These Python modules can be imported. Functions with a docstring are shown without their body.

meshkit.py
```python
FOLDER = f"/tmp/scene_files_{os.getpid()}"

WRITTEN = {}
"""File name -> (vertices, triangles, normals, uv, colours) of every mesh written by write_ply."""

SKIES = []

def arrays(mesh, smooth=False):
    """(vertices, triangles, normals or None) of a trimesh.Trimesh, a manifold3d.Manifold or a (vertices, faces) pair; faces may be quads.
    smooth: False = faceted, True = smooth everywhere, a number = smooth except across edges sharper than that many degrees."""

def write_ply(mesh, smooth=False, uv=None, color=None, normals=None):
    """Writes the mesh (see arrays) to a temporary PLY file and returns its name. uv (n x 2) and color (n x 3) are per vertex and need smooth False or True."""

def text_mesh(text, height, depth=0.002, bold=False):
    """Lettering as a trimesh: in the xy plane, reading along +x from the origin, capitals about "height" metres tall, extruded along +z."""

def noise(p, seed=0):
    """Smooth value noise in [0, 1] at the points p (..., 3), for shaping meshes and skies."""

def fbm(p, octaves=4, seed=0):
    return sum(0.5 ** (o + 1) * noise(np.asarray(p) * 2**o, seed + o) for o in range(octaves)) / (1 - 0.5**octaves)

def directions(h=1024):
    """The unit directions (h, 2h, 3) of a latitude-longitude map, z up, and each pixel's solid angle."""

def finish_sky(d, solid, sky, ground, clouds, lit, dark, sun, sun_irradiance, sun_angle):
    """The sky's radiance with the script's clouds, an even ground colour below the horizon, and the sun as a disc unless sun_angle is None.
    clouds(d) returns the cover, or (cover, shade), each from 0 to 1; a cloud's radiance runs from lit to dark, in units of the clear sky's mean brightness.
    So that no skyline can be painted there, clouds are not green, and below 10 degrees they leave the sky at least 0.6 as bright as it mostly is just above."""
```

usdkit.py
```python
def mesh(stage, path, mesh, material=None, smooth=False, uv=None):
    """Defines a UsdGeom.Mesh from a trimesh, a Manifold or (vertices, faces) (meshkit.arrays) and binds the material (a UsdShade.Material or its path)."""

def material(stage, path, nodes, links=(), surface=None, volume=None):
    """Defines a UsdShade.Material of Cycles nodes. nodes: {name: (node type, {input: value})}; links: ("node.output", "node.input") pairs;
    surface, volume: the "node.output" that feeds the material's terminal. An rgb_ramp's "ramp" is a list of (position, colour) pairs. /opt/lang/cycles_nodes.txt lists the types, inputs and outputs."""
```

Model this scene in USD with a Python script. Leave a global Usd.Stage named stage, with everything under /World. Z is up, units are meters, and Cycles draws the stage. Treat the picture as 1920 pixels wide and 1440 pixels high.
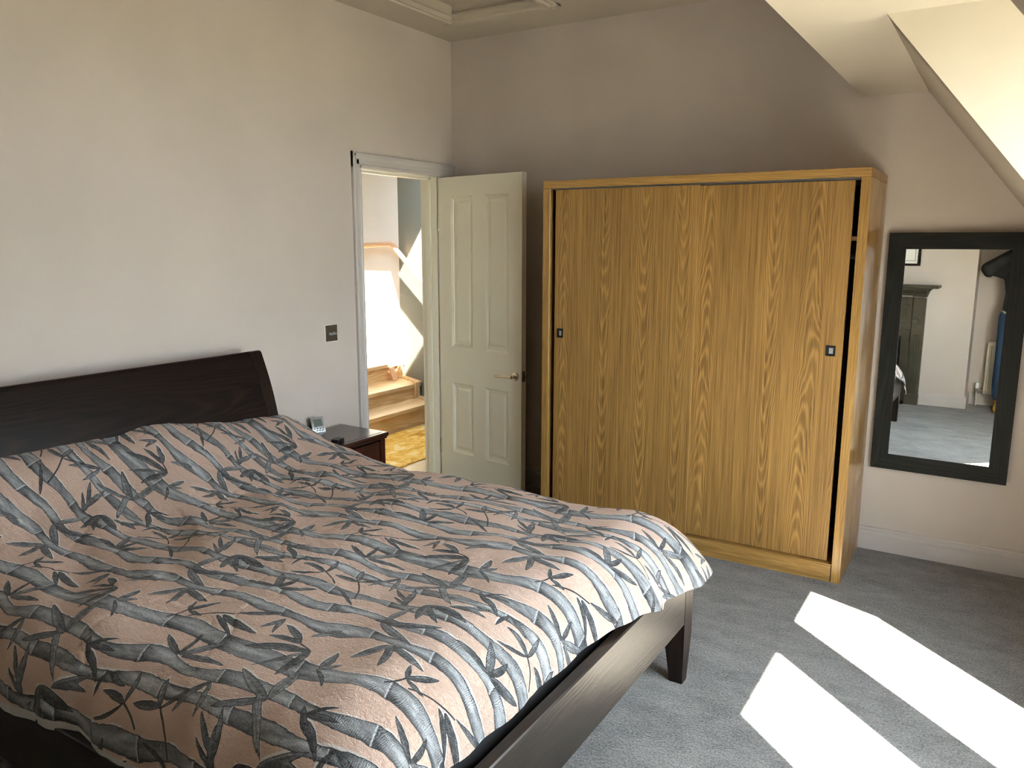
import math
import numpy as np
import trimesh
import manifold3d as m3
from shapely.geometry import Polygon, box as sbox, LineString
from pxr import Gf, Sdf, Usd, UsdGeom, UsdLux, UsdShade, Vt
import meshkit
import usdkit

stage = Usd.Stage.CreateInMemory()
UsdGeom.SetStageUpAxis(stage, UsdGeom.Tokens.z)
UsdGeom.SetStageMetersPerUnit(stage, 1.0)
UsdGeom.Xform.Define(stage, '/World')
UsdGeom.Scope.Define(stage, '/World/Looks')

# ------------------------------------------------------------------ camera, sky, sun, exposure
# room axes: x runs along the wardrobe wall away from the headboard wall, y is negative into the room, z up
YAW, PITCH, ROLL = 31.8643, -10.1703, 0.1144
EYE = np.array([3.1708, -4.3488, 1.583])
_y, _p, _r = np.radians([YAW, PITCH, ROLL])
FW = np.array([-math.sin(_y) * math.cos(_p), math.cos(_y) * math.cos(_p), math.sin(_p)])
_rt = np.array([math.cos(_y), math.sin(_y), 0.0])
_up = np.cross(_rt, FW)
RT = _rt * math.cos(_r) + _up * math.sin(_r)
UP = _up * math.cos(_r) - _rt * math.sin(_r)
cam = UsdGeom.Camera.Define(stage, '/World/camera')
_m = np.eye(4)
_m[0, :3], _m[1, :3], _m[2, :3], _m[3, :3] = RT, UP, -FW, EYE
cam.AddTransformOp().Set(Gf.Matrix4d(*_m.ravel().tolist()))
cam.CreateHorizontalApertureAttr(36.0)
cam.CreateVerticalApertureAttr(27.0)
cam.CreateFocalLengthAttr(1479.93 * 36.0 / 1920.0)
cam.CreateClippingRangeAttr(Gf.Vec2f(0.03, 200.0))
cam.CreateExposureAttr(EXPOSURE := 2.32)

SUN_D = np.array([-0.60, 0.53, -1.0])
SUN_D = SUN_D / np.linalg.norm(SUN_D)
sun = UsdLux.DistantLight.Define(stage, '/World/sun')
sun.CreateAngleAttr(0.53)
sun.CreateIntensityAttr(10.0)
sun.CreateNormalizeAttr(True)
sun.CreateColorAttr(Gf.Vec3f(1.0, 0.90, 0.76))
_z = -SUN_D
_x = np.cross([0, 0, 1.0], _z); _x /= np.linalg.norm(_x)
_m = np.eye(4)
_m[0, :3], _m[1, :3], _m[2, :3] = _x, np.cross(_z, _x), _z
sun.AddTransformOp().Set(Gf.Matrix4d(*_m.ravel().tolist()))
sky = UsdLux.DomeLight.Define(stage, '/World/sky')
sky.CreateIntensityAttr(1.6)
sky.CreateColorAttr(Gf.Vec3f(0.77, 0.885, 1.0))


# ------------------------------------------------------------------ helpers
class R(str):
    """a link to a node's output"""


class G:
    """builds a Cycles node graph"""
    def __init__(self):
        self.nodes, self.links, self.k = {}, [], 0

    def n(self, kind, out, **kw):
        name = f'n{self.k}'
        self.k += 1
        vals = {}
        for a, b in kw.items():
            if isinstance(b, R):
                self.links.append((str(b), f'{name}.{a}'))
            else:
                vals[a] = b
        self.nodes[name] = (kind, vals)
        return R(f'{name}.{out}')

    def math(self, op, a, b=0.0, c=0.0):
        return self.n('math', 'value', math_type=op, value1=a, value2=b, value3=c)

    def pos(self):
        return self.n('geometry', 'position')

    def scaled(self, v, s, loc=(0, 0, 0), rot=(0, 0, 0)):
        return self.n('mapping', 'vector', vector=v, scale=s, location=loc, rotation=rot)

    def noise(self, v, scale, detail=2.0, rough=0.5, dist=0.0, out='fac'):
        return self.n('noise_texture', out, vector=v, scale=float(scale), detail=float(detail), roughness=float(rough), distortion=float(dist))

    def ramp(self, fac, stops):
        return self.n('rgb_ramp', 'color', fac=fac, ramp=stops)

    def mix(self, fac, a, b, kind='mix'):
        return self.n('mix', 'color', mix_type=kind, fac=fac, color1=a, color2=b)

    def range(self, v, a, b, c=0.0, d=1.0, kind='linear'):
        return self.n('map_range', 'result', value=v, from_min=float(a), from_max=float(b), to_min=float(c), to_max=float(d), range_type=kind, clamp=True)

    def bump(self, h, strength=0.3, distance=0.002, normal=None):
        kw = {'normal': normal} if normal is not None else {}
        return self.n('bump', 'normal', height=h, strength=float(strength), distance=float(distance), **kw)

    def done(self, name, surface):
        return usdkit.material(stage, '/World/Looks/' + name, self.nodes, self.links, surface=str(surface))


def lin(r, g, b):
    c = np.array([r, g, b]) / 255.0
    return tuple(float(x) for x in np.where(c < 0.04045, c / 12.92, ((c + 0.055) / 1.055) ** 2.4))


def plain(name, rgb, rough=0.5, metal=0.0, bump=None, spec=0.5, vary=0.0, **kw):
    g = G()
    args = dict(roughness=float(rough), metallic=float(metal), specular_ior_level=float(spec), **kw)
    c = lin(*rgb)
    p = g.pos()
    if vary:
        nz = g.noise(p, 6.0, 4.0)
        args['base_color'] = g.mix(g.range(nz, .3, .7), tuple(x * (1 - vary) for x in c), tuple(min(1, x * (1 + vary)) for x in c))
    else:
        args['base_color'] = c
    if bump:
        args['normal'] = g.bump(g.noise(p, bump[0], 3.0), bump[1], bump[2])
    return g.done(name, g.n('principled_bsdf', 'BSDF', **args))


def wood(name, dark, light, axis, rough=0.4, fine=1.0, rings=60.0, cell=0.25, contrast=0.5, spec=0.5, bumpy=0.15, coat=0.0, across=None, smudge=None):
    """grain along 'axis' (0, 1, 2): cathedral arches in flitches 'cell' wide plus fine fibres"""
    g = G()
    sep = g.pos()
    s = g.n('separate_xyz', 'x', vector=sep)
    base = s.split('.')[0]
    co = [R(base + '.x'), R(base + '.y'), R(base + '.z')]
    along = co[axis]
    others = [i for i in range(3) if i != axis]
    ac = co[across if across is not None else others[0]]
    th = co[[i for i in others if i != (across if across is not None else others[0])][0]]
    ac2 = g.math('add', ac, g.math('multiply', th, 0.7))
    vec = g.n('combine_xyz', 'vector', x=ac2, y=th, z=along)
    # flitch
    t = g.math('divide', ac2, cell)
    cellid = g.math('floor', t)
    fr = g.math('subtract', g.math('fraction', t), 0.5)
    rnd = g.math('fraction', g.math('multiply', g.math('sine', g.math('multiply', cellid, 12.9898)), 43758.5))
    wob = g.noise(g.scaled(vec, (1.5, 1.5, 1.1)), 2.2, 3.0)
    xl = g.math('add', g.math('multiply', fr, cell), g.math('multiply', g.math('subtract', wob, 0.5), 0.07))
    xl = g.math('add', xl, g.math('multiply', g.math('subtract', rnd, 0.5), 0.6 * cell))
    q = g.math('multiply', g.math('multiply', xl, xl), 46.0)
    sgn = g.math('subtract', g.math('multiply', g.math('greater_than', rnd, 0.45), 2.0), 1.0)
    v = g.math('add', g.math('multiply', g.math('multiply', along, 0.30), sgn), q)
    wob2 = g.noise(g.scaled(vec, (8.0, 8.0, 0.9)), 1.6, 3.0, 0.55)
    v = g.math('add', v, g.math('multiply', wob2, 0.14))
    v = g.math('add', v, g.math('multiply', rnd, 7.0))
    ring = g.math('sine', g.math('multiply', v, rings * 2 * math.pi / 2.0))
    ring = g.math('power', g.range(ring, -1, 1), 2.2)
    fib = g.noise(g.scaled(vec, (260.0 * fine, 260.0 * fine, 5.0)), 1.0, 3.0, 0.6)
    fib2 = g.noise(g.scaled(vec, (70.0 * fine, 70.0 * fine, 1.3)), 1.0, 2.0, 0.55)
    blend = g.noise(g.scaled(vec, (7.0, 7.0, 0.7)), 1.0, 2.0)
    amp = g.range(g.math('absolute', xl), 0.05 * cell / .25, 0.15 * cell / .25, 1.0, 0.25)
    amp = g.math('multiply', amp, g.range(blend, 0.3, 0.65, 0.35, 1.0))
    f = g.math('add', g.math('multiply', g.math('multiply', g.math('subtract', ring, 0.35), amp), contrast), g.math('multiply', g.math('subtract', fib, 0.5), 1.25))
    f = g.math('add', f, g.math('multiply', g.math('subtract', fib2, 0.5), 0.9))
    f = g.math('add', f, g.math('multiply', g.math('subtract', blend, 0.5), 0.35))
    f = g.math('add', f, 0.5)
    col = g.mix(g.range(f, 0.0, 1.0), lin(*dark), lin(*light))
    args = dict(base_color=col, roughness=float(rough), specular_ior_level=float(spec), coat_weight=float(coat), coat_roughness=0.18)
    if smudge:
        args['roughness'] = g.range(g.noise(g.scaled(vec, (6, 6, 3)), 1.0, 3.0), 0.3, 0.7, smudge[0], smudge[1])
    if bumpy:
        args['normal'] = g.bump(f, bumpy, 0.0008)
    return g.done(name, g.n('principled_bsdf', 'BSDF', **args))


TAKEN = {}


def path_for(name, parent):
    base = (str(parent.GetPath()) if parent is not None else '/World') + '/' + name
    k = TAKEN.get(base, 0)
    TAKEN[base] = k + 1
    return base if k == 0 else f'{base}_{k:03d}'


def data(prim, **kw):
    for k, v in kw.items():
        if v:
            prim.SetCustomDataByKey(k, v)
    return prim


def tag(prim, label, cat, group=None, kind=None):
    return data(prim, label=label, category=cat, group=group, kind=kind)


def thing(name, label, cat, loc=(0, 0, 0), rotz=0.0, group=None, kind=None):
    x = UsdGeom.Xform.Define(stage, path_for(name, None))
    x.AddTranslateOp().Set(Gf.Vec3d(*map(float, loc)))
    if rotz:
        x.AddRotateZOp().Set(float(rotz))
    return tag(x.GetPrim(), label, cat, group, kind)


def obj(name, mesh, mat, parent=None, smooth=30, label=None, kind=None, uv=None):
    if isinstance(mesh, list):
        mesh = trimesh.util.concatenate(mesh)
    p = usdkit.mesh(stage, path_for(name, parent), mesh, mat, smooth=smooth, uv=uv).GetPrim()
    return data(p, label=label, kind=kind)


def struct(name, mesh, mat, smooth=False, label=None, cat=None):
    return data(obj(name, mesh, mat, None, smooth, kind='structure'), label=label, category=cat)


def bx(x0, x1, y0, y1, z0, z1, bev=0.0):
    """a box, its edges chamfered by bev"""
    s = np.array([x1 - x0, y1 - y0, z1 - z0], float)
    c = np.array([x0 + x1, y0 + y1, z0 + z1]) / 2
    if bev <= 0:
        m = trimesh.creation.box(s)
    else:
        b = min(bev, s.min() * 0.45)
        pts = []
        for sx in (-1, 1):
            for sy in (-1, 1):
                for sz in (-1, 1):
                    h = s / 2 * [sx, sy, sz]
                    e = b * np.array([sx, sy, sz])
                    for kx in range(3):
                        q = h.copy()
                        for j in range(3):
                            if j != kx:
                                q[j] -= e[j]
                        pts.append(q)
        m = trimesh.convex.convex_hull(np.array(pts))
    m.apply_translation(c)
    return m


def prism(poly, t0, t1, plane='xz'):
    """extrudes a shapely polygon given in 'plane' over [t0, t1] of the remaining axis"""
    m = trimesh.creation.extrude_polygon(poly, t1 - t0, engine='earcut')
    v = m.vertices.copy()
    a, b, c = v[:, 0], v[:, 1], v[:, 2] + t0
    out = {'xy': (a, b, c), 'xz': (a, c, b), 'yz': (c, a, b)}[plane]
    m.vertices = np.stack(out, 1)
    if plane == 'xz':
        m.invert()
    m.fix_normals()
    return m


def cyl(p, q, r, n=20, r2=None):
    p, q = np.array(p, float), np.array(q, float)
    r2 = r if r2 is None else r2
    return tube([p, q], [r, r2], n)


def tube(pts, rad, n=14, caps=True):
    p = np.array(pts, float)
    rad = np.broadcast_to(np.asarray(rad, float), (len(p),))
    t = np.gradient(p, axis=0)
    t /= np.linalg.norm(t, axis=1, keepdims=True) + 1e-12
    ref = np.array([0, 0, 1.0]) if abs(t[0, 2]) < 0.9 else np.array([1.0, 0, 0])
    a = np.cross(t[0], ref); a /= np.linalg.norm(a)
    ang = np.arange(n) * 2 * np.pi / n
    rings = []
    for i in range(len(p)):
        a = a - t[i] * (a @ t[i]); a /= np.linalg.norm(a)
        b = np.cross(t[i], a)
        rings.append(p[i] + rad[i] * (np.cos(ang)[:, None] * a + np.sin(ang)[:, None] * b))
    v = np.vstack(rings)
    f = []
    for i in range(len(p) - 1):
        for j in range(n):
            k = (j + 1) % n
            f += [[i * n + j, i * n + k, (i + 1) * n + k], [i * n + j, (i + 1) * n + k, (i + 1) * n + j]]
    if caps:
        v = np.vstack([v, p[0], p[-1]])
        o = len(v) - 2
        e = (len(p) - 1) * n
        for j in range(n):
            k = (j + 1) % n
            f += [[o, k, j], [o + 1, e + j, e + k]]
    m = trimesh.Trimesh(v, np.array(f), process=False)
    m.fix_normals()
    return m


def sweep(profile, start, end, out, upv=(0, 0, 1)):
    """a moulding: 'profile' is a closed list of (out, up) points, run straight from start to end"""
    s, e, o, u = (np.array(q, float) for q in (start, end, out, upv))
    P = np.array(profile, float)
    n = len(P)
    A = s + P[:, :1] * o + P[:, 1:] * u
    B = e + P[:, :1] * o + P[:, 1:] * u
    poly = Polygon(P)
    cap = trimesh.creation.triangulate_polygon(poly, engine='earcut')
    from scipy.spatial import cKDTree
    idx = cKDTree(P).query(cap[0])[1]
    f = [[i, (i + 1) % n, n + (i + 1) % n] for i in range(n)] + [[i, n + (i + 1) % n, n + i] for i in range(n)]
    f += [list(idx[t]) for t in cap[1]] + [[n + idx[i] for i in t[::-1]] for t in cap[1]]
    m = trimesh.Trimesh(np.vstack([A, B]), np.array(f), process=False)
    m.fix_normals()
    return m


def lathe(profile, n=28):
    m = trimesh.creation.revolve(np.array(profile, float), sections=n)
    m.fix_normals()
    return m


def moved(m, t=(0, 0, 0), rot=None):
    m = m.copy()
    if rot is not None:
        m.apply_transform(rot)
    m.apply_translation(t)
    return m


def rotm(deg, axis):
    return trimesh.transformations.rotation_matrix(math.radians(deg), axis)


def sm(a, b, x):
    t = np.clip((x - a) / (b - a), 0, 1)
    return t * t * (3 - 2 * t)


# ------------------------------------------------------------------ materials
def wall_mat(name, rgb, tint=0.04):
    g = G()
    p = g.pos()
    c = lin(*rgb)
    a = g.mix(g.range(g.noise(p, 1.7, 4.0), .35, .65), tuple(x * (1 - tint) for x in c), tuple(min(1.0, x * (1 + tint)) for x in c))
    h = g.math('add', g.noise(p, 260.0, 2.0), g.math('multiply', g.noise(p, 22.0, 3.0), 1.2))
    return g.done(name, g.n('principled_bsdf', 'BSDF', base_color=a, roughness=0.75, specular_ior_level=0.25, normal=g.bump(h, 0.12, 0.0015)))


WALL = wall_mat('wall_paint', (196, 185, 174))
CEIL = wall_mat('ceiling_paint', (188, 178, 162))
HALLW = wall_mat('hall_white_paint', (228, 229, 228))
HALLG = wall_mat('hall_grey_paint', (122, 129, 125))
GLOSS = plain('white_gloss_paint', (192, 185, 179), 0.38, bump=(30, 0.05, 0.001))
DOORP = plain('door_cream_paint', (224, 218, 196), 0.34, bump=(26, 0.05, 0.001))
FRAMEW = plain('window_frame_white', (228, 228, 226), 0.35)
OAK = wood('oak_laminate', (84, 58, 24), (182, 140, 76), 2, 0.42, 1.5, 60.0, 0.215, 0.42, bumpy=0.1)
OAKH = wood('oak_laminate_horizontal', (112, 80, 36), (190, 149, 84), 0, 0.40, 0.9, 50.0, 0.2, 0.2, bumpy=0.1, across=2)
OAKP = wood('oak_laminate_panel', (112, 80, 36), (190, 149, 84), 2, 0.30, 0.9, 50.0, 0.2, 0.2, bumpy=0.05, smudge=(0.22, 0.36))
ESP = wood('espresso_wood', (11, 7, 5), (34, 22, 16), 1, 0.45, 0.6, 26.0, 0.3, 1.0, bumpy=0.2, across=2, spec=0.16)
ESPV = wood('espresso_wood_upright', (13, 8, 6), (34, 22, 17), 2, 0.36, 0.6, 26.0, 0.3, 0.8, bumpy=0.2, spec=0.3)
ESPX = wood('espresso_wood_long', (13, 8, 6), (34, 22, 17), 0, 0.36, 0.6, 26.0, 0.3, 1.0, bumpy=0.25, across=2)
RAILW = wood('foot_rail_wood', (15, 11, 9), (36, 28, 22), 1, 0.32, 0.7, 24.0, 0.3, 0.45, spec=0.55, bumpy=0.35, across=2)
MAHOG = wood('dark_mahogany', (30, 15, 11), (62, 36, 28), 1, 0.2, 0.7, 22.0, 0.3, 0.4, bumpy=0.05, coat=0.3)
MAHOGV = wood('dark_mahogany_upright', (36, 16, 10), (70, 36, 24), 2, 0.30, 0.7, 22.0, 0.3, 0.4, bumpy=0.05)
STAIR = wood('stair_oak', (196, 156, 104), (238, 206, 160), 1, 0.45, 0.5, 22.0, 0.3, 0.6, bumpy=0.08, across=2)
RAILO = wood('handrail_oak', (214, 164, 126), (238, 196, 162), 0, 0.4, 0.5, 22.0, 0.2, 0.3)
MIRF = wood('mirror_frame_stain', (12, 14, 12), (32, 34, 30), 2, 0.6, 0.5, 22.0, 0.18, 0.7, bumpy=0.2, spec=0.25)
MIRFH = wood('mirror_frame_stain_level', (12, 14, 12), (32, 34, 30), 0, 0.6, 0.5, 22.0, 0.18, 0.7, bumpy=0.2, across=2, spec=0.25)
HALLF = wood('hall_floor_boards', (190, 160, 118), (226, 200, 160), 1, 0.4, 0.5, 20.0, 0.2, 0.5, across=0)
NICKEL = plain('brushed_nickel', (205, 196, 180), 0.22, 1.0)
GUNM = plain('gunmetal', (132, 123, 108), 0.38, 0.9)
SILVER = plain('silver_plastic', (178, 180, 182), 0.33, 0.5)
BLACKP = plain('black_plastic', (18, 18, 18), 0.4)
LCD = plain('lcd_grey', (108, 118, 108), 0.15)
DARKIN = plain('wardrobe_interior', (44, 34, 24), 0.7)
MATT = plain('mattress_black', (26, 26, 29), 0.85, bump=(300, 0.3, 0.001))
STEELR = plain('rail_steel', (150, 150, 150), 0.3, 0.9)
IRON = plain('cast_iron', (84, 80, 66), 0.36, 0.3, bump=(40, 0.3, 0.002), vary=0.2)
SOOT = plain('soot_black', (12, 12, 11), 0.85)
RADW = plain('radiator_enamel', (226, 218, 200), 0.35)
PAPER = plain('print_paper', (232, 230, 222), 0.7)
INK = plain('print_ink', (70, 68, 66), 0.7)
FRAMEB = plain('black_picture_frame', (26, 20, 17), 0.4)
GRASS = plain('outside_ground', (112, 112, 100), 0.9, vary=0.3)
ROOFM = plain('roof_slate', (92, 90, 90), 0.8, vary=0.2)
SKIN = plain('skin', (206, 160, 136), 0.5)
HAIR = plain('hair_brown', (58, 40, 28), 0.6)
TSHIRT = plain('black_top', (24, 25, 25), 0.85, bump=(60, 0.4, 0.003))
UNDER = plain('white_undershirt', (214, 208, 200), 0.8)
JEANS = plain('blue_denim', (46, 74, 104), 0.85, bump=(400, 0.4, 0.001), vary=0.2)
SOCK = plain('mustard_knit', (186, 146, 46), 0.9)
LINING = plain('white_lining', (206, 203, 192), 0.9, bump=(200, 0.3, 0.001), vary=0.06)
CORDW = plain('white_sheet', (190, 186, 178), 0.9)


def mirror_glass():
    g = G()
    return g.done('mirror_glass', g.n('metallic_bsdf', 'BSDF', color=(0.93, 0.94, 0.93), edge_tint=(0.95, 0.95, 0.95), roughness=0.0) if False else
                  g.n('principled_bsdf', 'BSDF', base_color=(0.90, 0.92, 0.90), metallic=1.0, roughness=0.0))


MIRG = mirror_glass()


def pane_glass(name='window_glass', tr=.97):
    g = G()
    f = g.math('multiply', g.n('fresnel', 'fac', IOR=1.45), g.math('subtract', 1.0, g.n('geometry', 'backfacing')))
    t = g.n('transparent_bsdf', 'BSDF', color=(tr * .99, tr, tr))
    s = g.n('glossy_bsdf', 'BSDF', color=(1.0, 1.0, 1.0), roughness=0.0)
    return g.done(name, g.n('mix_closure', 'closure', fac=f, closure1=t, closure2=s))


PANE = pane_glass()
TINTED = pane_glass('tinted_rooflight_glass', .66)


def carpet_mat():
    g = G()
    p = g.pos()
    flat = g.scaled(p, (1, 1, 0.15))
    pile = g.noise(flat, 150.0, 3.0, 0.75)
    tuft = g.noise(flat, 75.0, 2.0, 0.6)
    tread = g.noise(g.scaled(p, (1.0, 1.9, 0.2), rot=(0, 0, 0.5)), 4.2, 5.0, 0.62, 0.6)
    smear = g.noise(g.scaled(p, (3.0, 5.0, 0.2), rot=(0, 0, -0.35)), 3.2, 5.0, 0.68, 0.9)
    f = g.math('add', g.math('multiply', g.math('subtract', pile, 0.5), 2.3), g.math('multiply', g.math('subtract', tuft, 0.5), 0.6))
    f = g.math('add', f, g.math('multiply', g.math('subtract', tread, 0.5), 0.95))
    f = g.math('add', f, g.math('multiply', g.math('subtract', smear, 0.5), 0.7))
    c = g.mix(g.range(f, -0.6, 0.6), lin(46, 45, 42), lin(146, 143, 138))
    h = g.math('add', pile, g.math('multiply', tuft, 0.8))
    return g.done('grey_carpet', g.n('principled_bsdf', 'BSDF', base_color=c, roughness=0.95, specular_ior_level=0.1, sheen_weight=0.25, sheen_roughness=0.5, normal=g.bump(h, 0.8, 0.006)))


CARPET = carpet_mat()


def rug_mat():
    g = G()
    p = g.pos()
    a = g.noise(g.scaled(p, (1, 0.6, 1)), 9.0, 5.0, 0.65, 1.2)
    b = g.noise(g.scaled(p, (1, 3.0, 1)), 60.0, 2.0)
    f = g.math('add', a, g.math('multiply', g.math('subtract', b, 0.5), 0.25))
    c = g.ramp(f, [(0.30, lin(176, 122, 40)), (0.45, lin(222, 166, 62)), (0.55, lin(232, 188, 96)), (0.68, lin(238, 218, 164))])
    return g.done('ochre_rug', g.n('principled_bsdf', 'BSDF', base_color=c, roughness=0.95, normal=g.bump(b, 0.5, 0.003)))


RUG = rug_mat()

# ------------------------------------------------------------------ the room
XE = 3.86                    # low wall under the eaves
ZC, ZS = 2.8456, 2.288       # main ceiling, lowered ceiling
XS0, XS1 = 2.487, 2.775      # the lowered strip
T = 1.265                    # pitch of the roof
YC, YA = -4.425, -4.755      # chimney breast, alcoves
DY0, DY1 = -3.395, -1.50      # the dormer
WX0, WX1 = 3.75, 3.81

struct('floor', bx(-0.12, XE + .12, YA - .1, 0.12, -0.12, 0.0), CARPET, label='mottled grey cut pile bedroom carpet', cat='carpet')
# headboard wall with the door opening
OY0, OY1, OZ = -0.895, -0.178, 1.990
wl = sbox(YA - .15, 0, 0.0, 2.96).difference(sbox(OY0 - .03, 0, OY1 + .03, OZ + .03))
struct('wall_left', prism(wl, -0.12, 0.0, 'yz'), WALL, label='pale plaster wall behind the bed headboard', cat='wall')
wr = Polygon([(-0.12, 0), (XE + .1, 0), (XE + .1, ZS - T * (XE + .1 - XS1) + .25), (XS1 + .1, ZS + .1), (XS1, 2.96), (-0.12, 2.96)])
struct('wall_right', prism(wr, 0.0, 0.045, 'xz'), WALL, label='pale plaster wall behind the oak wardrobe and the mirror', cat='wall')
struct('wall_back', [bx(-0.12, 0.86, YA - .1, YA, 0, 2.96), bx(0.86, 2.745, YA - .1, YC, 0, 2.96), bx(2.745, XE + .1, YA - .1, YA, 0, 2.4)], WALL, label='wall with chimney breast and alcove seen in the mirror', cat='wall')
struct('wall_eaves', [bx(XE, XE + .12, YA, DY0, 0, ZS - T * (XE - XS1) + .05), bx(XE, XE + .12, DY1, 0, 0, ZS - T * (XE - XS1) + .05)], WALL, label='low eaves wall under the sloping ceiling', cat='wall')
# ceiling with the hatch opening
HX0, HX1, HY0, HY1 = 0.300, 0.935, -1.08, -0.405
cl = sbox(-0.12, YA - .1, XS0, 0.045).difference(sbox(HX0, HY0, HX1, HY1))
struct('ceiling', prism(cl, ZC, 2.96, 'xy'), CEIL, label='main bedroom ceiling round the loft hatch', cat='ceiling')
low_ = sbox(XS0, YA, XS1, 0).union(sbox(XS1 - .2, DY0 - .1, WX1 + .005, DY1 + .1))
struct('ceiling_lowered', [prism(low_, ZS, ZS + .10, 'xy'), bx(XS0 + .002, XS1, YA, 0, ZS + .05, 2.955)], CEIL, label='lowered ceiling strip running into the window dormer', cat='ceiling')


def slope(y0, y1):
    a = Polygon([(XS1, ZS), (XE + .12, ZS - T * (XE + .12 - XS1)), (XE + .12, ZS - T * (XE + .12 - XS1) + .30), (XS1, ZS + .30)])
    return prism(a, y0, y1, 'xz')


struct('ceiling_sloping', slope(DY1 + .006, 0.0), CEIL, label='steep sloping ceiling between the dormer and the mirror wall', cat='ceiling')
struct('ceiling_sloping', slope(YA, DY0 - .006), CEIL, label='steep sloping ceiling on the fireplace side of the dormer', cat='ceiling')
ck = Polygon([(XS1, ZS), (XE, ZS), (XE, ZS - T * (XE - XS1)), ])

struct('wall_dormer', [prism(ck, DY1, DY1 + .14, 'xz'), prism(ck, DY0 - .14, DY0, 'xz'), bx(WX0 + .003, XE + .13, DY1 + .004, DY1 + .14, 0, ZS), bx(WX0 + .003, XE + .13, DY0 - .14, DY0 - .004, 0, ZS)], CEIL, label='upright triangular cheek wall of the window dormer', cat='wall')

# dormer front with two casements
WX0, WX1 = 3.75, 3.81
WINS = [(-2.170, -1.646), (-2.965, -2.432)]
WZ0, WZ1 = 0.42, 2.10
f = .045
wf = sbox(DY0, 0, DY1, ZS)
for a, b in WINS:
    wf = wf.difference(sbox(a - f, WZ0 - f, b + f, WZ1 + f))
struct('wall_window', prism(wf, WX0, WX1, 'yz'), CEIL, label='window wall of the dormer', cat='wall')
struct('trim_1', bx(WX0 - .14, WX0, DY0, DY1, WZ0 - f - .035, WZ0 - f - .005, .006), GLOSS, label='white window sill in the dormer', cat='window sill')
for i, (a, b) in enumerate(WINS):
    w = thing(f'window_{i + 1}', ['white casement window nearer the mirror wall', 'white casement window farther from the mirror wall'][i], 'window', kind='structure')
    ring = sbox(a - f, WZ0 - f, b + f, WZ1 + f).difference(sbox(a, WZ0, b, WZ1))
    obj('window_frame', prism(ring, WX0, WX1, 'yz'), FRAMEW, w, False)
    obj('pane', bx(WX0 + .027, WX0 + .033, a - .005, b + .005, WZ0 - .005, WZ1 + .005), PANE, w, False)
    ya = a + .012
    obj('handle', [bx(WX0 - .012, WX0, ya - .03, ya - .006, .80, .90, .003), bx(WX0 - .04, WX0 - .01, ya - .022, ya - .012, .84, .85, .002), bx(WX0 - .045, WX0 - .035, ya - .024, ya + .016, .78, .855, .003)], NICKEL, w)


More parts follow.
